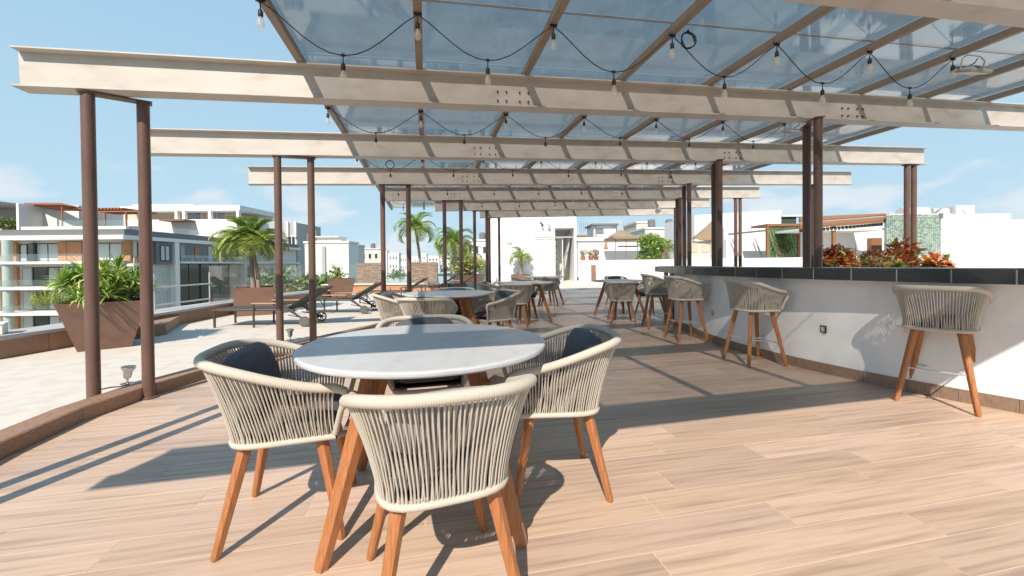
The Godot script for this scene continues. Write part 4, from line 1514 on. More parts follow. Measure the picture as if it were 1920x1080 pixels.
func make_left_flats() -> void:
	var t := house("apartment_building", "long apartment block of brick, glass and white slabs beyond the parapet", "building")
	var sx := -44.3
	slab(-80, sx - 0.3, -12, 4.3, 48.0, 84, "wall", M.offwhite, t)
	slab(-80, sx + 0.3, 4.78, 5.48, 46.2, 84, "roof_band", M.grey_far, t)
	slab(-80, sx + 0.55, 4.32, 4.775, 45.8, 84.2, "cornice", M.white_far, t)
	slab(-56.2, sx + 0.1, 5.485, 5.85, 46.6, 47.0, "roof_kerb", M.white_far, t)
	for f in 4:
		var y := 1.56 - 2.86 * f
		slab(-80, -45.6, y, y + 0.28, 45.0, 47.99, "balcony_slab", M.white_far, t)
		slab(-58, -45.7, y + 0.29, y + 1.1, 45.02, 45.05, "balcony_glass", M.glass, t)
		slab(-80, -58.1, y + 0.29, y + 1.1, 45.02, 45.05, "balcony_glass", M.glass, t)
		var b := 0.0617
		for q in [[-14, 17, M.brick], [96, 112, M.brick], [113, 141, M.brick], [217, 234, M.brick]]:
			if f > 0 and q[0] > 90: continue
			slab(-59.2 + q[0] * b, -59.2 + q[1] * b, y + 0.29, y + 2.57, 47.7, 47.99, "brick_panel", q[2], t)
		if f == 0:
			window_front(-59.2 + 19 * b, -59.2 + 34 * b, y + 0.3, y + 2.4, 47.98, 1, M.win_pale, M.dark, t)
			window_front(-59.2 + 51 * b, -59.2 + 95 * b, y + 0.3, y + 2.45, 47.98, 2, M.win_pale, M.dark, t)
			window_front(-59.2 + 143 * b, -59.2 + 160 * b, y + 0.3, y + 2.45, 47.98, 1, M.win_dark, M.dark, t)
			window_front(-59.2 + 166 * b, -59.2 + 216 * b, y + 0.3, y + 2.45, 47.98, 2, M.win_pale, M.dark, t)
			slab(-59.2 + 42 * b, -59.2 + 51 * b, y + 0.3, y + 2.5, 47.6, 47.98, "shutter", M.win_dark, t)
		else:
			window_front(-59.2 + 22 * b, -59.2 + 42 * b, y + 0.3, y + 2.5, 47.98, 1, M.win_pale, M.grey_mid, t)
			window_front(-59.2 + 43 * b, -59.2 + 72 * b, y + 0.3, y + 2.5, 47.98, 1, M.win_dark, M.dark, t)
			window_front(-59.2 + 72 * b, -59.2 + 134 * b, y + 0.3, y + 2.5, 47.98, 3, M.win_pale, M.dark, t)
			window_front(-59.2 + 140 * b, -59.2 + 234 * b, y + 0.3, y + 2.5, 47.98, 4, M.win, M.dark, t)
	var mb := MB.new()
	mb.tube([Vector3(-56.6, -12, -45.6), Vector3(-56.6, 4.3, -45.6)], [0.42], 16)
	put(mb, "column", M.glass_edge, t)
	# the long side wall running away
	for f in 4:
		var y := 1.56 - 2.86 * f
		if f == 0: slab(sx - 0.3, sx + 0.55, y, y + 0.26, 53.7, 84, "balcony_slab", M.white_far, t)
		else: slab(sx - 0.3, sx + 0.1, y, y + 0.12, 67.1, 84, "floor_band", M.white_far, t)
		window_side(sx - 0.29, 48.4, 49.9, y + 0.95, y + 2.5, 2, M.win_pale, M.dark, t)
		slab(sx - 0.3, sx - 0.2, y + 0.05, y + 0.9, 48.2, 50.0, "brick_panel", M.brick, t)
		# dark bay window
		if f == 0:
			slab(sx - 0.3, sx + 0.32, y - 0.1, y + 2.65, 50.3, 52.6, "bay", M.grey_far, t)
			window_side(sx + 0.32, 50.8, 52.3, y + 0.3, y + 2.3, 2, M.win_pale, M.dark, t)
			slab(sx - 0.29, sx - 0.25, y + 0.3, y + 2.7, 53.8, 66.5, "loggia_shade_pane", M.win_dark, t)  # near-black sheet: the shade of the deep loggia painted into its glazing
			for k in 5:
				slab(sx - 0.245, sx - 0.2, y + 0.3, y + 2.5, 54.6 + k * 2.5, 55.3 + k * 2.5, "door_leaf", [M.win, M.brick, M.win_pale][k % 3], t)
		else:
			window_side(sx - 0.29, 50.4, 52.6, y + 0.3, y + 2.3, 2, M.win_pale, M.offwhite, t)
			window_side(sx - 0.29, 54.0, 58.0, y + 0.02, y + 2.84, 2, M.win_dark, M.dark, t)
			window_side(sx - 0.29, 58.1, 64.0, y + 0.02, y + 2.84, 3, M.win_dark, M.dark, t)
			slab(sx - 0.29, sx - 0.2, y + 0.02, y + 2.84, 64.2, 66.5, "panel", M.beige, t)
		window_side(sx - 0.29, 67.0, 70.0, y + 0.4, y + 2.5, 2, M.win_dark, M.white_far, t)
		window_side(sx - 0.29, 71.0, 76.0, y + 0.4, y + 2.5, 2, M.win, M.white_far, t)
		if f == 0: slab(sx + 0.5, sx + 0.53, y + 0.27, y + 1.1, 53.9, 66.6, "balcony_glass", M.glass, t)
	for k in 6:      # dining chairs on the long balcony
		slab(sx + 0.1, sx + 0.45, 1.83, 2.3, 54.6 + k * 1.9, 55.0 + k * 1.9, "balcony_chair", M.dark, t)
	slab(sx - 0.28, sx + 0.5, -12, 4.3, 52.9, 53.6, "pier", M.white_far, t)
	slab(sx - 0.3, sx + 0.55, -12, 4.3, 66.7, 67.0, "pier", M.white_far, t)
	slab(sx + 0.2, sx + 0.23, 5.49, 6.2, 47.2, 62, "roof_glass", M.glass, t)

	var r := house("roof_house", "pale plastered roof house with a terracotta canopy on the flats", "building")
	slab(lx(48, 52), lx(150, 52), 5.49, ly(90, 386, 52), 52, 58, "wall", M.offwhite, r)
	slab(lx(44, 50), lx(48.5, 50), 5.49, ly(44, 383, 50), 49.4, 53, "fin_wall", M.white_far, r)
	mb = MB.new()
	var q := [Vector3(lx(50, 52), ly(50, 384, 52), -51.9), Vector3(lx(118, 48), ly(118, 384, 48), -48.0), Vector3(lx(165, 48), ly(165, 396, 48), -48.0), Vector3(lx(118, 52), ly(118, 396, 52), -51.9)]
	mb.loft([[q[0], q[1], q[2], q[3]], [q[0] + Vector3(0, 0.22, 0), q[1] + Vector3(0, 0.22, 0), q[2] + Vector3(0, 0.22, 0), q[3] + Vector3(0, 0.22, 0)]], true)
	put(mb, "canopy", M.terracotta, r)
	mb = MB.new(); mb.tube([Vector3(lx(119, 48.2), 5.49, -48.2), Vector3(lx(119, 48.2), ly(119, 388, 48.2), -48.2)], [0.07], 8)
	put(mb, "post", M.terracotta, r)
	slab(lx(106, 47.2), lx(111, 47.2), 5.86, 6.75, 47.05, 47.3, "kerb_pier", M.white_far, r)
	slab(lx(111, 47.1), lx(233, 47.1), 5.86, 6.6, 47.1, 47.13, "roof_glass", M.glass, r)
	slab(-80, lx(44, 51), 5.49, 6.3, 51, 53, "planter_wall", M.offwhite, r)
	slab(-80, lx(43, 53), ly(10, 383, 53) - 0.2, ly(10, 383, 53), 50, 58, "roof_slab", M.grey_mid, r)
	slab(-80, lx(43, 56), 5.49, ly(10, 388, 56), 56, 57, "back_wall", M.grey_mid, r)
	var sh := thing("roof_shrub", "light green shrub on the roof terrace of the flats", "shrub", place(20, 6.2, 50.5))
	leafy_bush(sh, Vector3(0, 0.4, 0), Vector3(2.0, 1.3, 0.8), 900, 0.45, 0.13, [Color(0.1, 0.17, 0.05), Color(0.24, 0.3, 0.1), Color(0.18, 0.22, 0.08)], 12)

	var pg := house("roof_pergola", "terracotta slatted pergola on the roof of the flats", "pergola")
	for k in 14:
		slab(lx(178 + k * 6, 52), lx(181 + k * 6, 52), ly(220, 397, 52), ly(220, 394, 52), 50, 55, "slat", M.terracotta, pg)
	slab(lx(176, 50), lx(266, 50), ly(220, 398, 50), ly(220, 396, 50), 49.9, 50.1, "rail", M.terracotta, pg)
	for p in [198, 238, 262]: slab(lx(p, 50), lx(p + 2, 50), 5.49, ly(p, 397, 50), 49.9, 50.05, "post", M.terracotta, pg)

	var w := house("white_penthouse", "white penthouse with square columns stepping up behind the flats", "building")
	var wd := 60.0
	slab(lx(180, wd), lx(445, wd), 5.4, ly(300, 412, wd), wd, wd + 8, "lower_wall", M.white_far, w)
	slab(lx(222, wd), lx(448, wd), ly(300, 391, wd) - 0.35, ly(300, 387, wd) + 0.1, wd + 0.4, wd + 10, "roof_slab", M.white_far, w)
	slab(lx(250, wd + 2), lx(365, wd + 2), ly(300, 387, wd) + 0.12, ly(300, 380, wd), wd + 2, wd + 9, "upper_slab", M.white_far, w)
	slab(lx(180, wd + 3), lx(448, wd + 3), ly(300, 411, wd), ly(300, 391, wd) - 0.36, wd + 3, wd + 8, "back_wall", M.beige, w)
	for p in [226, 325, 339, 388, 441]: slab(lx(p, wd), lx(p + 5, wd), ly(300, 412, wd) + 0.01, ly(300, 391, wd) - 0.36, wd + 0.4, wd + 0.9, "column", M.white_far, w)
	for p in [346, 392]: window_front(lx(p, wd + 3), lx(p + 34, wd + 3), ly(300, 410, wd), ly(300, 393, wd), wd + 2.98, 2, M.win, M.white_far, w)
	slab(lx(322, wd), lx(368, wd), ly(340, 417, wd), ly(340, 414, wd), wd - 2, wd - 0.02, "awning", M.timber, w)

	var e := house("grey_end_block", "grey and white end block behind the bushy palm", "building")
	slab(lx(505, 84.5), lx(558, 84.5), -12, ly(540, 418, 84.5), 84.5, 95, "wall", M.grey_mid, e)
	for p in [537, 552]: slab(lx(p, 84), lx(p + 4, 84), ly(p, 445, 84), ly(p, 416, 84), 84, 84.45, "fin", M.white_far, e)
	for k in 3:
		window_front(lx(540, 84.5), lx(556, 84.5), ly(545, 462 + 30 * k, 84.5), ly(545, 442 + 30 * k, 84.5), 84.48, 2, M.win_dark, M.white_far, e, 0.2)
		slab(lx(520, 84), lx(560, 84), ly(540, 466 + 30 * k, 84), ly(540, 463 + 30 * k, 84), 83.4, 84.45, "balcony_slab", M.white_far, e)


func block(label: String, px0: float, px1: float, py: float, dep: float, m: Material, wins := 0, thick := 3.0) -> Node3D:
	var t := house("town_building", label, "building", "white town buildings in the distance")
	slab(lx(px0, dep), lx(px1, dep), -12, ly((px0 + px1) / 2, py, dep), dep, dep + thick, "wall", m, t)
	var y := ly((px0 + px1) / 2, py, dep)
	slab(lx(px0, dep) - 0.15, lx(px1, dep) + 0.15, y + 0.01, y + 0.3, dep - 0.15, dep + thick, "roof_edge", m, t)
	if wins > 0:
		var w := (lx(px1, dep) - lx(px0, dep)) / (wins + 0.6)
		for f in 3:
			for k in wins:
				var x := lx(px0, dep) + w * (0.45 + k)
				window_front(x, x + w * 0.55, y - 2.2 - f * 3.1, y - 0.9 - f * 3.1, dep - 0.02, 1, M.win_dark, M.white_far, t, 0.1)
	return t


func make_town() -> void:
	make_left_flats()
	var w := block("plain white block with a dark vertical slot in the middle distance", 572, 654, 456, 62, M.white_far, 0, 4.0)
	slab(lx(605, 61.9), lx(611, 61.9), -12, ly(608, 462, 62), 61.7, 61.98, "slot", M.grey_mid, w)
	slab(lx(590, 63), lx(640, 63), ly(600, 456, 62) + 0.31, ly(600, 448, 66), 63, 65, "roof_room", M.offwhite, w)
	slab(lx(586, 64), lx(644, 64), ly(600, 448, 66) + 0.01, ly(600, 446, 66), 62.5, 65.5, "roof_canopy", M.white_far, w)
	block("stepped white block joined to the slotted block", 654, 672, 462, 70, M.offwhite, 2)
	block("cream block between the slotted block and the third post pair", 674, 716, 468, 95, M.offwhite, 3)
	block("small beige block left of the slotted block", 556, 576, 470, 100, M.cream_far, 2)
	var far := [[728, 748, 476], [750, 764, 480], [772, 786, 482], [786, 800, 477], [802, 824, 481], [700, 726, 471], [640, 700, 474], [826, 846, 480]]
	for k in far.size():
		block(["low white far house left of the thin palm", "tiny white far house beside the fourth post", "tiny far house right of the fourth post", "white far house behind the thin palm trunk", "row of low far roofs right of the thin palm", "white far block with stepped roof by the stone wall", "long cream far block behind the small planter", "far white house behind the shaggy palm"][k], far[k][0], far[k][1], far[k][2], 150 + 12 * k, M.white_far if k != 6 else M.offwhite, 3)
	block("white three storey house left of the stair tower", 884, 936, 452, 70, M.white_far, 3)
	# tree belt on the skyline
	var belt := MB.new()
	var rgb := RandomNumberGenerator.new()
	rgb.seed = 12
	for k in 4200:
		var p := place(rgb.randf_range(480, 1000), -12, rgb.randf_range(215, 290))
		var hgt := 9.5 + 2.5 * sin(p.x * 0.21) + 1.5 * sin(p.x * 0.83 + 1.0)
		belt.col = Color(0.05, 0.1, 0.035).lerp(Color(0.12, 0.18, 0.06), rgb.randf())
		var an := rgb.randf() * TAU
		belt.blade(p + Vector3(0, hgt * pow(rgb.randf(), 0.4) + 1.0, 0), Vector3(cos(an), rgb.randf_range(-0.3, 0.9), sin(an)).normalized(), 2.4, 1.3, 0.5, 2, rgb.randf_range(-1, 1))
	var bo := put(belt, "far_trees", M.leaf)
	tag(bo, "dark green belt of far trees along the skyline behind the town", "trees")
	stuff(bo)
	# water tanks and aerials on the nearer town roofs
	var spots := [[583, 62.8, 456, "black water tank on the roof of the slotted white block"], [700, 96.0, 468, "black water tank on the roof of the cream block by the third posts"], [905, 70.8, 452, "black water tank on the house left of the stair tower"], [1222, 61.0, 430, "black water tank on the long white roof behind the hedge"], [1255, 61.0, 430, "second black water tank farther along the long white roof"]]
	for q in spots:
		var y := ly(q[0], q[2], q[1]) + 0.32
		var tk := thing("water_tank", q[3], "water tank", place(q[0], y, q[1]), 0.0, "water tanks on the town roofs")
		var mb := MB.new()
		mb.lathe(Vector3.ZERO, [[0.5, 0.0], [0.55, 0.1], [0.55, 0.9], [0.45, 1.1], [0.2, 1.2]], 14)
		put(mb, "barrel", M.grey_far, tk)
		mb = MB.new()
		mb.tube([Vector3(0.8, 0, 0), Vector3(0.8, 1.6, 0), Vector3(0.7, 1.7, 0)], [0.04], 5)
		put(mb, "pipe", M.grey_mid, tk)
	# tall palms and garden trees beyond the pool
	palm("tall thin palm rising behind the second stone wall", place(795, -12, 42), [Vector3(0.3, 0, 0), Vector3(0.1, 6, 0), Vector3(-0.15, 11, 0), Vector3(-0.5, 14.6, 0), Vector3(-0.75, 16.4, 0)], 0.17, 2.7, 24, 21, 1.25, "tall palms beyond the pool")
	palm("shaggy palm with hanging yellow fronds beside the thin palm", place(852, -12, 36), [Vector3(0, 0, 0), Vector3(0.1, 6, 0), Vector3(0, 12, 0), Vector3(0.0, 14.6, 0)], 0.22, 2.5, 34, 22, 1.6, "tall palms beyond the pool")
	palm("dark low palm behind the shaggy palm", place(884, -12, 40), [Vector3(0, 0, 0), Vector3(-0.2, 6, 0), Vector3(-0.6, 13.2, 0)], 0.2, 2.3, 22, 23, 1.4, "tall palms beyond the pool")
	for q in [[590, 20.0, 1.6, 0.4, "round green garden tree behind the first lounger"], [555, 23.0, 1.9, 0.6, "broad green garden tree behind the second post pair"], [625, 26.0, 1.7, 0.3, "green garden tree behind the small planter"], [745, 34.0, 1.6, 0.6, "green garden tree seen across the pool"]]:
		var tr := thing("garden_tree", q[4], "tree", place(q[0], -12, q[1]), 0.0, "garden trees below the terrace")
		var mb := MB.new()
		mb.tube([Vector3.ZERO, Vector3(0.2, 6, 0), Vector3(0, 11, 0)], [0.25, 0.2, 0.1], 8)
		put(mb, "trunk", M.trunk, tr)
		leafy_bush(tr, Vector3(0, 11.4 + q[3] * 0.3, 0), Vector3(q[2], 1.2, q[2]), 1500, 0.3, 0.12, [Color(0.04, 0.1, 0.03), Color(0.11, 0.2, 0.05), Color(0.2, 0.28, 0.08)], int(q[0]))
	var hg := thing("clipped_hedge", "strip of clipped bright green hedge left of the stair tower", "hedge", place(905, 0.6, 30))
	leafy_bush(hg, Vector3(0, 0.35, 0), Vector3(1.9, 0.6, 0.7), 1200, 0.14, 0.06, [Color(0.1, 0.2, 0.03), Color(0.2, 0.34, 0.05)], 55)

	make_pool()
	make_tower()
	make_right_side()


func make_pool() -> void:
	var t := house("swimming_pool", "raised pool with pale coping between the stone clad walls", "pool")
	var x0 := lx(640, 17.0)
	var x1 := lx(850, 17.0)
	slab(x0, x1, 0.05, 0.36, 15.2, 15.5, "front_wall", M.brick, t)
	slab(x0, x1, 0.365, 0.4, 15.15, 15.75, "coping", M.cream_far, t)
	slab(x0, x1 + 1.5, 0.05, 0.33, 15.76, 29.5, "water", M.water, t)
	slab(x0, x1 + 1.5, 0.3, 0.42, 29.55, 30.2, "far_edge", M.dark, t)
	var rg := RandomNumberGenerator.new()
	rg.seed = 17
	var k := 0
	for q in [[670, 717], [768, 820]]:
		var dep := 18.5
		var s := house("stone_wall", ["rough stone clad wall panel behind the second lounger", "rough stone clad wall panel behind the third and fourth loungers"][k], "wall", "stone walls by the pool")
		k += 1
		var a := lx(q[0], dep)
		var b := lx(q[1], dep)
		slab(a, b, 0.05, 1.2, dep + 0.03, dep + 0.25, "core", M.grey_mid, s)
		var tones := []
		for n in 5: tones.append(MB.new())
		var y := 0.06
		while y < 1.2:
			var h := rg.randf_range(0.04, 0.075)
			var x := a
			while x < b - 0.02:
				var w := minf(rg.randf_range(0.12, 0.36), b - x)
				var pr := rg.randf_range(0.0, 0.025)
				tones[rg.randi() % 5].box(Vector3(x + w / 2, y + h / 2, -(dep - pr / 2 + 0.015)), Vector3(w - 0.008, h - 0.008, 0.03 + pr))
				x += w
			y += h
		for n in 5: stuff(put(tones[n], "stone_course", M.stone_piece[n], s))
	var gl := house("pool_glass", "row of glass panels round the far side of the pool", "glass screen")
	for n in 9:
		slab(lx(640, 24) + n * 1.2, lx(640, 24) + n * 1.2 + 1.16, 0.35, 1.15, 24.0 + n * 0.25, 24.012 + n * 0.25, "pane", M.glass, gl)
	var g2 := house("terrace_glass", "glass screen between the pool and the stair tower", "glass screen")
	for n in 6:
		slab(lx(868, 21) + n * 0.42, lx(868, 21) + n * 0.42 + 0.4, 0.06, 1.15, 21.0, 21.012, "pane", M.glass, g2)


func make_tower() -> void:
	var t := house("stair_tower", "white stair tower with glazed doors at the end of the deck", "building")
	var d := 24.0
	var a := lx(949, d)
	var b := lx(1081, d)
	var oa := lx(1041, d)
	var ob := lx(1077, d)
	var oy := 3.2
	slab(a, oa, 0.045, 5.3, d, d + 5, "wall", M.white, t)
	slab(oa + 0.002, ob - 0.002, oy, 5.3, d, d + 5, "wall", M.white, t)
	slab(ob, b, 0.045, 5.3, d, d + 5, "wall", M.white, t)
	slab(a - 1.0, a - 0.002, 0.045, 5.2, d + 1.2, d + 5, "side_wall", M.white, t)
	slab(oa + 0.002, ob - 0.002, 0.045, oy - 0.002, d + 2.2, d + 2.4, "inner_wall", M.offwhite, t)
	var st := MB.new()      # sloping underside of the stair inside
	st.loft([[Vector3(oa + 0.5, 0.1, -d - 0.9), Vector3(oa + 0.62, 0.1, -d - 0.9), Vector3(oa + 0.62, 0.1, -d - 2.1), Vector3(oa + 0.5, 0.1, -d - 2.1)], [Vector3(ob - 0.12, 2.9, -d - 0.9), Vector3(ob - 0.02, 2.9, -d - 0.9), Vector3(ob - 0.02, 2.9, -d - 2.1), Vector3(ob - 0.12, 2.9, -d - 2.1)]], true)
	put(st, "stair_soffit", M.white, t)
	for k in 5: slab(oa + 0.05, oa + 0.38, 0.5 + k * 0.42, 0.54 + k * 0.42, d + 1.7, d + 2.15, "shelf", M.dark, t)
	window_front(lx(1003, d), lx(1022, d), 0.06, ly(1003, 447, d), d - 0.03, 1, M.white, M.offwhite, t, 0.07)
	window_front(lx(1022, d), lx(1040, d), 0.06, ly(1003, 447, d), d - 0.06, 1, M.white, M.offwhite, t, 0.07)
	window_front(lx(1040.5, d), lx(1056, d), 0.06, ly(1003, 447, d), d + 0.1, 1, M.glass, M.offwhite, t, 0.05)
	slab(lx(1002, d), lx(1076, d), ly(1003, 447, d) + 0.01, ly(1003, 447, d) + 0.08, d - 0.1, d - 0.005, "door_track", M.grey_mid, t)
	var sg := house("name_plate", "small grey plate on the white stair tower wall", "sign")
	slab(lx(951, d), lx(961.5, d), ly(951, 459, d), ly(951, 454, d), d - 0.025, d - 0.002, "plate", M.grey_mid, sg)
	var cam := house("tower_camera", "small security camera on a bracket high on the stair tower", "camera")
	slab(lx(1012, d), lx(1015, d), ly(1012, 417, d), ly(1012, 412, d), d - 0.1, d - 0.002, "bracket", M.grey_mid, cam)
	var mb := MB.new()
	mb.tube([Vector3(lx(1015, d), ly(1012, 419, d), -d + 0.1), Vector3(lx(1018, d), ly(1012, 424, d), -d + 0.3)], [0.05, 0.06], 10)
	put(mb, "housing", M.dark, cam)
	var lp := house("tower_lamp", "grey wall lamp above the glazed doors", "lamp")
	slab(lx(1027, d), lx(1033, d), ly(1030, 430, d), ly(1030, 420, d), d - 0.16, d - 0.002, "case", M.grey_mid, lp)

	# low white wall beyond the deck, running round behind the bar
	var wl := house("white_parapet", "long low white parapet wall behind the bar and deck", "wall")
	var line := [[1086, 24.6], [1200, 22.5], [1330, 19.5], [1560, 16.5], [1750, 15.2], [2000, 14.4]]
	for k in line.size() - 1:
		var p0 := Vector2(lx(line[k][0], line[k][1]), line[k][1])
		var p1 := Vector2(lx(line[k + 1][0], line[k + 1][1]), line[k + 1][1])
		mb = MB.new()
		mb.prism(PackedVector2Array([p0, p1, p1 + Vector2(0, 0.25), p0 + Vector2(0, 0.25)]), -0.1, 1.22)
		put(mb, "wall", M.white, wl)
		mb = MB.new()
		mb.prism(PackedVector2Array([p0 + Vector2(0, -0.04), p1 + Vector2(0, -0.04), p1 + Vector2(0, 0.29), p0 + Vector2(0, 0.29)]), 1.222, 1.27)
		put(mb, "coping", M.white, wl)
	var pl := house("timber_panel", "narrow upright timber panel against the white parapet", "panel")
	for k in 3: slab(lx(1108 + k * 3, 23.6), lx(1110.5 + k * 3, 23.6), 0.05, ly(1110, 497, 23.6), 23.5, 23.56, "slat", M.timber, pl)
	for q in [[1093, 0.35], [1108, 0.5], [1118, 0.4]]:
		var pot := thing("potted_plant", "reddish potted plant on the ledge beside the stair tower, %s" % {1093: "nearest the tower", 1108: "middle of three", 1118: "farthest from the tower"}[q[0]], "plant", place(q[0], 1.27, 24.75), 0.0, "potted plants beside the stair tower")
		mb = MB.new()
		mb.lathe(Vector3.ZERO, [[0.12, 0.0], [0.17, 0.24], [0.18, 0.25]], 14)
		put(mb, "pot", M.terracotta, pot)
		leafy_bush(pot, Vector3(0, 0.25 + q[1] * 0.5, 0), Vector3(0.26, q[1] * 0.6, 0.26), 110, 0.16, 0.05, [Color(0.4, 0.14, 0.1), Color(0.2, 0.26, 0.09), Color(0.5, 0.36, 0.26)], int(q[0]))


func make_right_side() -> void:
	# roofs seen between the tower and the bar posts
	var a := block("white house wall behind the parapet next to the stair tower", 1084, 1200, 452, 34, M.white_far, 0, 8.0)
	a.set_meta("label", "white house with a triangular brick gable niche next to the stair tower")
	var mb := MB.new()
	var gx := lx(1132, 34)
	mb.loft([[Vector3(gx, ly(1132, 466, 34), -33.98), Vector3(gx + 0.35, ly(1132, 466, 34), -33.98), Vector3(gx + 0.2, ly(1132, 447, 34), -33.98)], [Vector3(gx, ly(1132, 466, 34), -33.9), Vector3(gx + 0.35, ly(1132, 466, 34), -33.9), Vector3(gx + 0.2, ly(1132, 447, 34), -33.9)]], true)
	put(mb, "niche", M.brick, a)
	var b := house("roof_lantern", "white roof box with a dark frame behind the palm thatch", "building")
	slab(lx(1114, 44), lx(1157, 44), 2.5, ly(1130, 423, 44), 44, 48, "wall", M.white_far, b)
	slab(lx(1109, 44), lx(1159, 44), ly(1130, 423, 44) + 0.01, ly(1130, 420, 44), 43.6, 48, "roof_edge", M.grey_far, b)
	for p in [1110, 1117, 1156]: slab(lx(p, 43.7), lx(p + 1.5, 43.7), 2.5, ly(1130, 423, 44), 43.65, 43.8, "post", M.grey_far, b)
	window_front(lx(1119, 44), lx(1132, 44), ly(1125, 438, 44), ly(1125, 429, 44), 43.98, 2, M.win, M.grey_far, b, 0.06)
	var th := house("thatched_hut", "palm thatched hut roof above the white house", "hut")
	mb = MB.new()
	var apex := Vector3(lx(1164, 36), ly(1164, 431, 36), -36)
	var rg := RandomNumberGenerator.new()
	rg.seed = 3
	for k in 900:
		var an := rg.randf() * TAU
		var f := sqrt(rg.randf())
		mb.col = Color(0.3, 0.22, 0.13).lerp(Color(0.5, 0.4, 0.28), rg.randf())
		var foot := Vector3(cos(an) * 1.7, -0.95, sin(an) * 1.4)
		mb.blade(apex + foot * f, (foot + Vector3(rg.randf_range(-0.2, 0.2), 0, 0)).normalized(), 0.45, 0.08, 0.2, 2)
	put(mb, "thatch", M.leaf, th)
	mb = MB.new()
	mb.loft([[apex + Vector3(-1.7, -1.0, 1.4), apex + Vector3(1.7, -1.0, 1.4), apex + Vector3(1.7, -1.0, -1.4), apex + Vector3(-1.7, -1.0, -1.4)], [apex + Vector3(-0.1, -0.06, 0.1), apex + Vector3(0.1, -0.06, 0.1), apex + Vector3(0.1, -0.06, -0.1), apex + Vector3(-0.1, -0.06, -0.1)]], true)
	put(mb, "roof_core", M.thatch, th)
	var pv := house("thin_pavilion", "thin dark framed pavilion with a thatched edge beside the hedge", "pavilion")
	for p in [1153, 1173, 1194]: slab(lx(p, 30), lx(p + 1.2, 30), 1.2, ly(p, 447, 30), 29.9, 29.95, "post", M.grey_far, pv)
	slab(lx(1150, 30), lx(1236, 30), ly(1190, 448, 30), ly(1190, 443, 30), 29.7, 33, "roof", M.thatch, pv)
	slab(lx(1153, 30), lx(1240, 30), 1.2, 1.3, 29.9, 29.96, "rail", M.grey_far, pv)
	slab(lx(1158, 31), lx(1196, 31), ly(1160, 464, 31), ly(1160, 461, 31), 30.8, 30.9, "hammock_bar", M.grey_mid, pv)
	var hb := thing("tropical_hedge", "lush green tropical hedge left of the bar posts", "hedge", place(1232, 1.0, 27))
	leafy_bush(hb, Vector3(0, 0.9, 0), Vector3(1.45, 1.1, 0.9), 4200, 0.22, 0.07, [Color(0.1, 0.2, 0.04), Color(0.3, 0.44, 0.09), Color(0.44, 0.52, 0.15), Color(0.16, 0.28, 0.06)], 71)
	palm("small palm sprouting out of the tropical hedge", place(1246, 1.2, 27.5), [Vector3(0, 0, 0), Vector3(0, 0.7, 0)], 0.06, 0.9, 16, 31, 1.2, "palms on the right side")
	palm("young palm at the thick end of the tropical hedge", place(1215, 1.2, 27.8), [Vector3(0, 0, 0), Vector3(0, 0.5, 0)], 0.06, 0.85, 14, 33, 1.2, "palms on the right side")
	block("cream flat roofed block behind the tropical hedge", 1194, 1228, 419, 70, M.cream_far, 0, 8.0)
	block("long white roof line behind the hedge", 1210, 1300, 430, 60, M.white_far, 0, 8.0)
	block("brown roofed low house behind the lantern", 1082, 1110, 446, 52, M.timber, 0, 6.0)
	for k in 12:
		var px: float = [1088, 1091, 1095, 1098, 1102, 1105, 1170, 1174, 1178, 1182, 1186, 1190][k]
		var ms := MB.new()
		var p := place(px, 0, 62)
		ms.tube([p + Vector3(0, 0, 0), p + Vector3(0, ly(px, 414 + (k * 5) % 9, 62), 0)], [0.035, 0.025], 5)
		tag(put(ms, "roof_mast", M.grey_far), "thin dark rod standing on a far roof %s" % ("next to the stair tower" if k < 6 else "behind the thatched hut"), "mast", "rods next to the stair tower" if k < 6 else "rods behind the thatched hut")

	# the big white neighbour with a sloping roof line
	var n := house("white_house", "large white house with a gently sloping roof line behind the bar posts", "building")
	var d := 30.0
	mb = MB.new()
	var q := [Vector2(lx(1303, d), 0.0), Vector2(lx(1465, d), 0.0), Vector2(lx(1465, d), ly(1465, 394, d)), Vector2(lx(1303, d), ly(1303, 404, d))]
	var fr := []
	var bk := []
	for p in q: fr.append(Vector3(p.x, p.y, -d)); bk.append(Vector3(p.x, p.y, -d - 6))
	mb.flat(fr, Vector3(0, 0, 1)); mb.flat(bk, Vector3(0, 0, -1))
	for k in 4: mb.quad(fr[k], fr[(k + 1) % 4], bk[(k + 1) % 4], bk[k], (fr[k] + fr[(k + 1) % 4]) / 2 - (fr[0] + fr[2]) / 2)
	put(mb, "wall", M.white_far, n)
	mb = MB.new()     # leaning thatch screen
	var p0 := Vector3(lx(1300, 28), ly(1300, 448, 28), -28)
	mb.loft([[p0, Vector3(lx(1340, 28), ly(1340, 412, 28), -28), Vector3(lx(1345, 28), ly(1345, 452, 28), -28)], [p0 + Vector3(0, 0, -0.25), Vector3(lx(1340, 28), ly(1340, 412, 28), -28.25), Vector3(lx(1345, 28), ly(1345, 452, 28), -28.25)]], true)
	put(mb, "thatch_gable", M.thatch, n)
	slab(lx(1296, 28), lx(1352, 28), 1.0, ly(1320, 452, 28), 28.3, 29.9, "porch", M.cream_far, n)
	for p in [[1300, 1312], [1318, 1334], [1340, 1350]]: slab(lx(p[0], 28), lx(p[1], 28), ly(1320, 473, 28), ly(1320, 455, 28), 28.26, 28.29, "porch_opening", M.beige, n)
	var g := house("white_garage", "white flat roofed annex with a thin dark eave and steel braces", "building")
	d = 26.0
	slab(lx(1364, d), lx(1440, d), 0.0, ly(1400, 425, d), d + 0.4, d + 3.9, "wall", M.white_far, g)
	slab(lx(1362, d), lx(1440, d), 0.0, ly(1400, 448, d), d, d + 0.39, "front_wall", M.white_far, g)
	mb = MB.new()
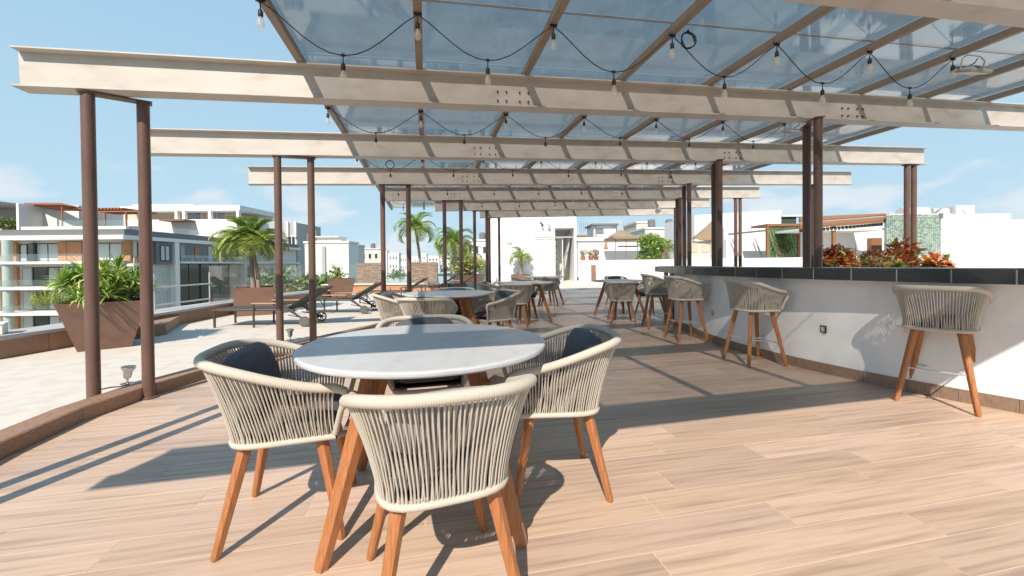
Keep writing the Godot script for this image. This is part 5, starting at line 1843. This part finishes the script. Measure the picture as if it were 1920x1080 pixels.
	mb.tube([Vector3(lx(1362, d), ly(1362, 440, d), -d + 0.25), Vector3(lx(1440, d), ly(1440, 432, d), -d + 0.25)], [0.06], 4)
	put(mb, "eave", M.grey_far, g)
	for p in [1368, 1410]:
		mb = MB.new()
		mb.tube([Vector3(lx(p, d), ly(p, 447, d), -d + 0.3), Vector3(lx(p + 13, d), ly(p + 13, 482, d), -d + 0.3)], [0.045], 6)
		put(mb, "brace", M.grey_mid, g)

	# timber framed green screen
	var s := house("plant_screen", "timber framed screen of slanted green leaf strips", "screen")
	d = 23.0
	for p in [[1437, 1440], [1495, 1499]]: slab(lx(p[0], d), lx(p[1], d), 0.0, ly(p[0], 423, d), d - 0.08, d + 0.08, "post", M.timber, s)
	slab(lx(1437, d), lx(1505, d), ly(1465, 424, d), ly(1465, 420, d), d - 0.1, d + 1.5, "top_rail", M.timber, s)
	slab(lx(1440, d), lx(1495, d), 0.0, ly(1465, 428, d), d + 0.12, d + 0.16, "backing", mat(lin(0.1, 0.18, 0.08), 0.9), s)
	var cols := [mat(lin(0.22, 0.34, 0.14), 0.7), mat(lin(0.32, 0.44, 0.22), 0.7), mat(lin(0.1, 0.19, 0.08), 0.7)]
	leafy_bush(s, Vector3(lx(1467, d), ly(1465, 455, d), -d - 0.02), Vector3(0.85, 0.85, 0.08), 900, 0.16, 0.05, [Color(0.06, 0.13, 0.04), Color(0.2, 0.3, 0.1), Color(0.13, 0.22, 0.07)], 81)
	for k in 26:
		var xa := lx(1441 + k * 2.1, d)
		mb = MB.new()
		mb.tube([Vector3(xa, ly(1465, 429, d), -d - 0.05), Vector3(minf(xa + 0.5, lx(1495, d)), ly(1465, 429, d) - 1.7 * minf(1.0, (lx(1495, d) - xa) / 0.5), -d - 0.02)], [0.016], 5)
		put(mb, "leaf_strip", cols[k % 3], s)

	# neighbour's porch: timber fascia, white recess, green tile wall
	var h := house("porch_house", "white house with a timber porch fascia and a green tiled wall behind the crotons", "building")
	d = 21.0
	slab(lx(1500, d + 2), lx(1662, d + 2), 0.0, ly(1600, 420, d + 2), d + 2, d + 5, "back_wall", M.white_far, h)
	slab(lx(1640, d + 1.5), lx(1660, d + 1.5), 0.5, ly(1650, 446, d + 1.5), d + 1.7, d + 1.98, "door", M.timber, h)
	slab(lx(1500, d), lx(1661, d), ly(1600, 432, d), ly(1600, 428, d), d + 0.1, d + 2, "ceiling", M.white_far, h)
	mb = MB.new()
	for y in [0.0, 0.34]:
		var f0 := Vector3(lx(1500, d), ly(1500, 430, d) + y, -d + 0.02)
		var f1 := Vector3(lx(1660, d), ly(1660, 417, d) + y, -d + 0.02)
		mb.loft([[f0, f0 + Vector3(0, 0.3, 0), f0 + Vector3(0, 0.3, -0.1), f0 + Vector3(0, 0, -0.1)], [f1, f1 + Vector3(0, 0.12 if y > 0.1 else 0.3, 0), f1 + Vector3(0, 0.12 if y > 0.1 else 0.3, -0.1), f1 + Vector3(0, 0, -0.1)]], true)
	put(mb, "fascia", M.timber, h)
	for k in 22: slab(lx(1502 + k * 7.2, d), lx(1506 + k * 7.2, d), ly(1502 + k * 7.2, 430 - 13.0 * k / 22, d) - 0.16, ly(1502 + k * 7.2, 430 - 13.0 * k / 22, d) - 0.01, d + 0.05, d + 0.15, "rafter_end", M.dark, h)
	slab(lx(1567, d), lx(1572, d), 0.0, ly(1570, 424, d), d + 0.16, d + 0.3, "post", M.timber, h)
	var gw := slab(lx(1661, d), lx(1757, d), 0.0, ly(1700, 402, d), d - 0.2, d + 0.1, "green_wall", M.offwhite, h)
	var rg2 := RandomNumberGenerator.new()
	rg2.seed = 8
	var tl := []
	for k in 4: tl.append(MB.new())
	var x := lx(1661, d - 0.2) + 0.01
	var xe := lx(1757, d) - 0.02
	while x < xe:
		var y := 0.9
		while y < ly(1700, 402, d) - 0.05:
			var hh := 0.075
			tl[rg2.randi() % 4].box(Vector3(x + 0.05, y + hh / 2, -(d - 0.212)), Vector3(0.09, hh - 0.012, 0.02 + rg2.randf() * 0.02))
			y += hh
		x += 0.1
	for k in 4: stuff(put(tl[k], "green_tiles", M.green_tile[k], gw))
	slab(lx(1757.5, d), lx(1890, d), 0.0, ly(1800, 402, d), d - 0.1, d + 4, "side_wall", M.white_far, h)
	slab(lx(1890.5, d), lx(2050, d), 0.0, ly(1900, 413, d), d - 0.1, d + 4, "side_wall", M.white_far, h)
	slab(lx(1753, d), lx(1759, d), ly(1755, 411, d), ly(1755, 401, d), d - 0.26, d - 0.11, "roof_spout", M.grey_far, h)
	var ry := ly(1800, 402, d)
	for k in 3:
		var ac := house("roof_unit", ["white rounded roof tank above the green tiled wall", "pale roof unit with pipes on the porch house", "white louvred air conditioning unit on the porch house roof"][k], "roof unit", "units on the porch house roof")
		if k == 0:
			mb = MB.new()
			mb.tube([Vector3(lx(1688, d + 2), ry + 0.3, -d - 2), Vector3(lx(1735, d + 2), ry + 0.32, -d - 2)], [0.32], 16)
			put(mb, "tank", M.offwhite, ac)
		elif k == 1:
			slab(lx(1738, d + 2), lx(1772, d + 2), ry + 0.01, ry + 0.5, d + 1.6, d + 2.4, "case", M.offwhite, ac)
			mb = MB.new()
			mb.tube([Vector3(lx(1740, d + 1.5), ry + 0.04, -d - 1.5), Vector3(lx(1765, d + 1.5), ry + 0.5, -d - 1.5)], [0.03], 6)
			put(mb, "pipe", M.grey_far, ac)
		else:
			slab(lx(1778, d + 2), lx(1812, d + 2), ry + 0.01, ry + 0.66, d + 1.6, d + 2.4, "case", M.white_far, ac)
			for j in 7: slab(lx(1780, d + 1.6), lx(1786, d + 1.6), ry + 0.08 + j * 0.08, ry + 0.11 + j * 0.08, d + 1.57, d + 1.59, "louvre", M.grey_far, ac)
			mb = MB.new()
			mb.tube([Vector3(lx(1792, d + 1.55), ry + 0.06, -d - 1.55), Vector3(lx(1805, d + 1.55), ry + 0.4, -d - 1.55), Vector3(lx(1818, d + 1.55), ry + 0.05, -d - 1.55)], [0.025], 6)
			put(mb, "pipe", M.grey_mid, ac)
	var dk := house("dark_roof_room", "small dark green roof room between the white house and the porch", "building")
	slab(lx(1466, 32), lx(1493, 32), 2.0, ly(1480, 407, 32), 32, 35, "wall", mat(lin(0.03, 0.06, 0.045), 0.7), dk)
	slab(lx(1464, 32), lx(1506, 32), ly(1480, 407, 32) + 0.01, ly(1480, 404, 32), 31.8, 35.2, "roof", M.white_far, dk)


func _ready() -> void:
	rng.seed = 20
	make_materials()
	make_view()
	make_setting()
	make_pergola()
	make_bar()
	make_furniture()
	make_lights()
	make_terrace_things()
	make_town()
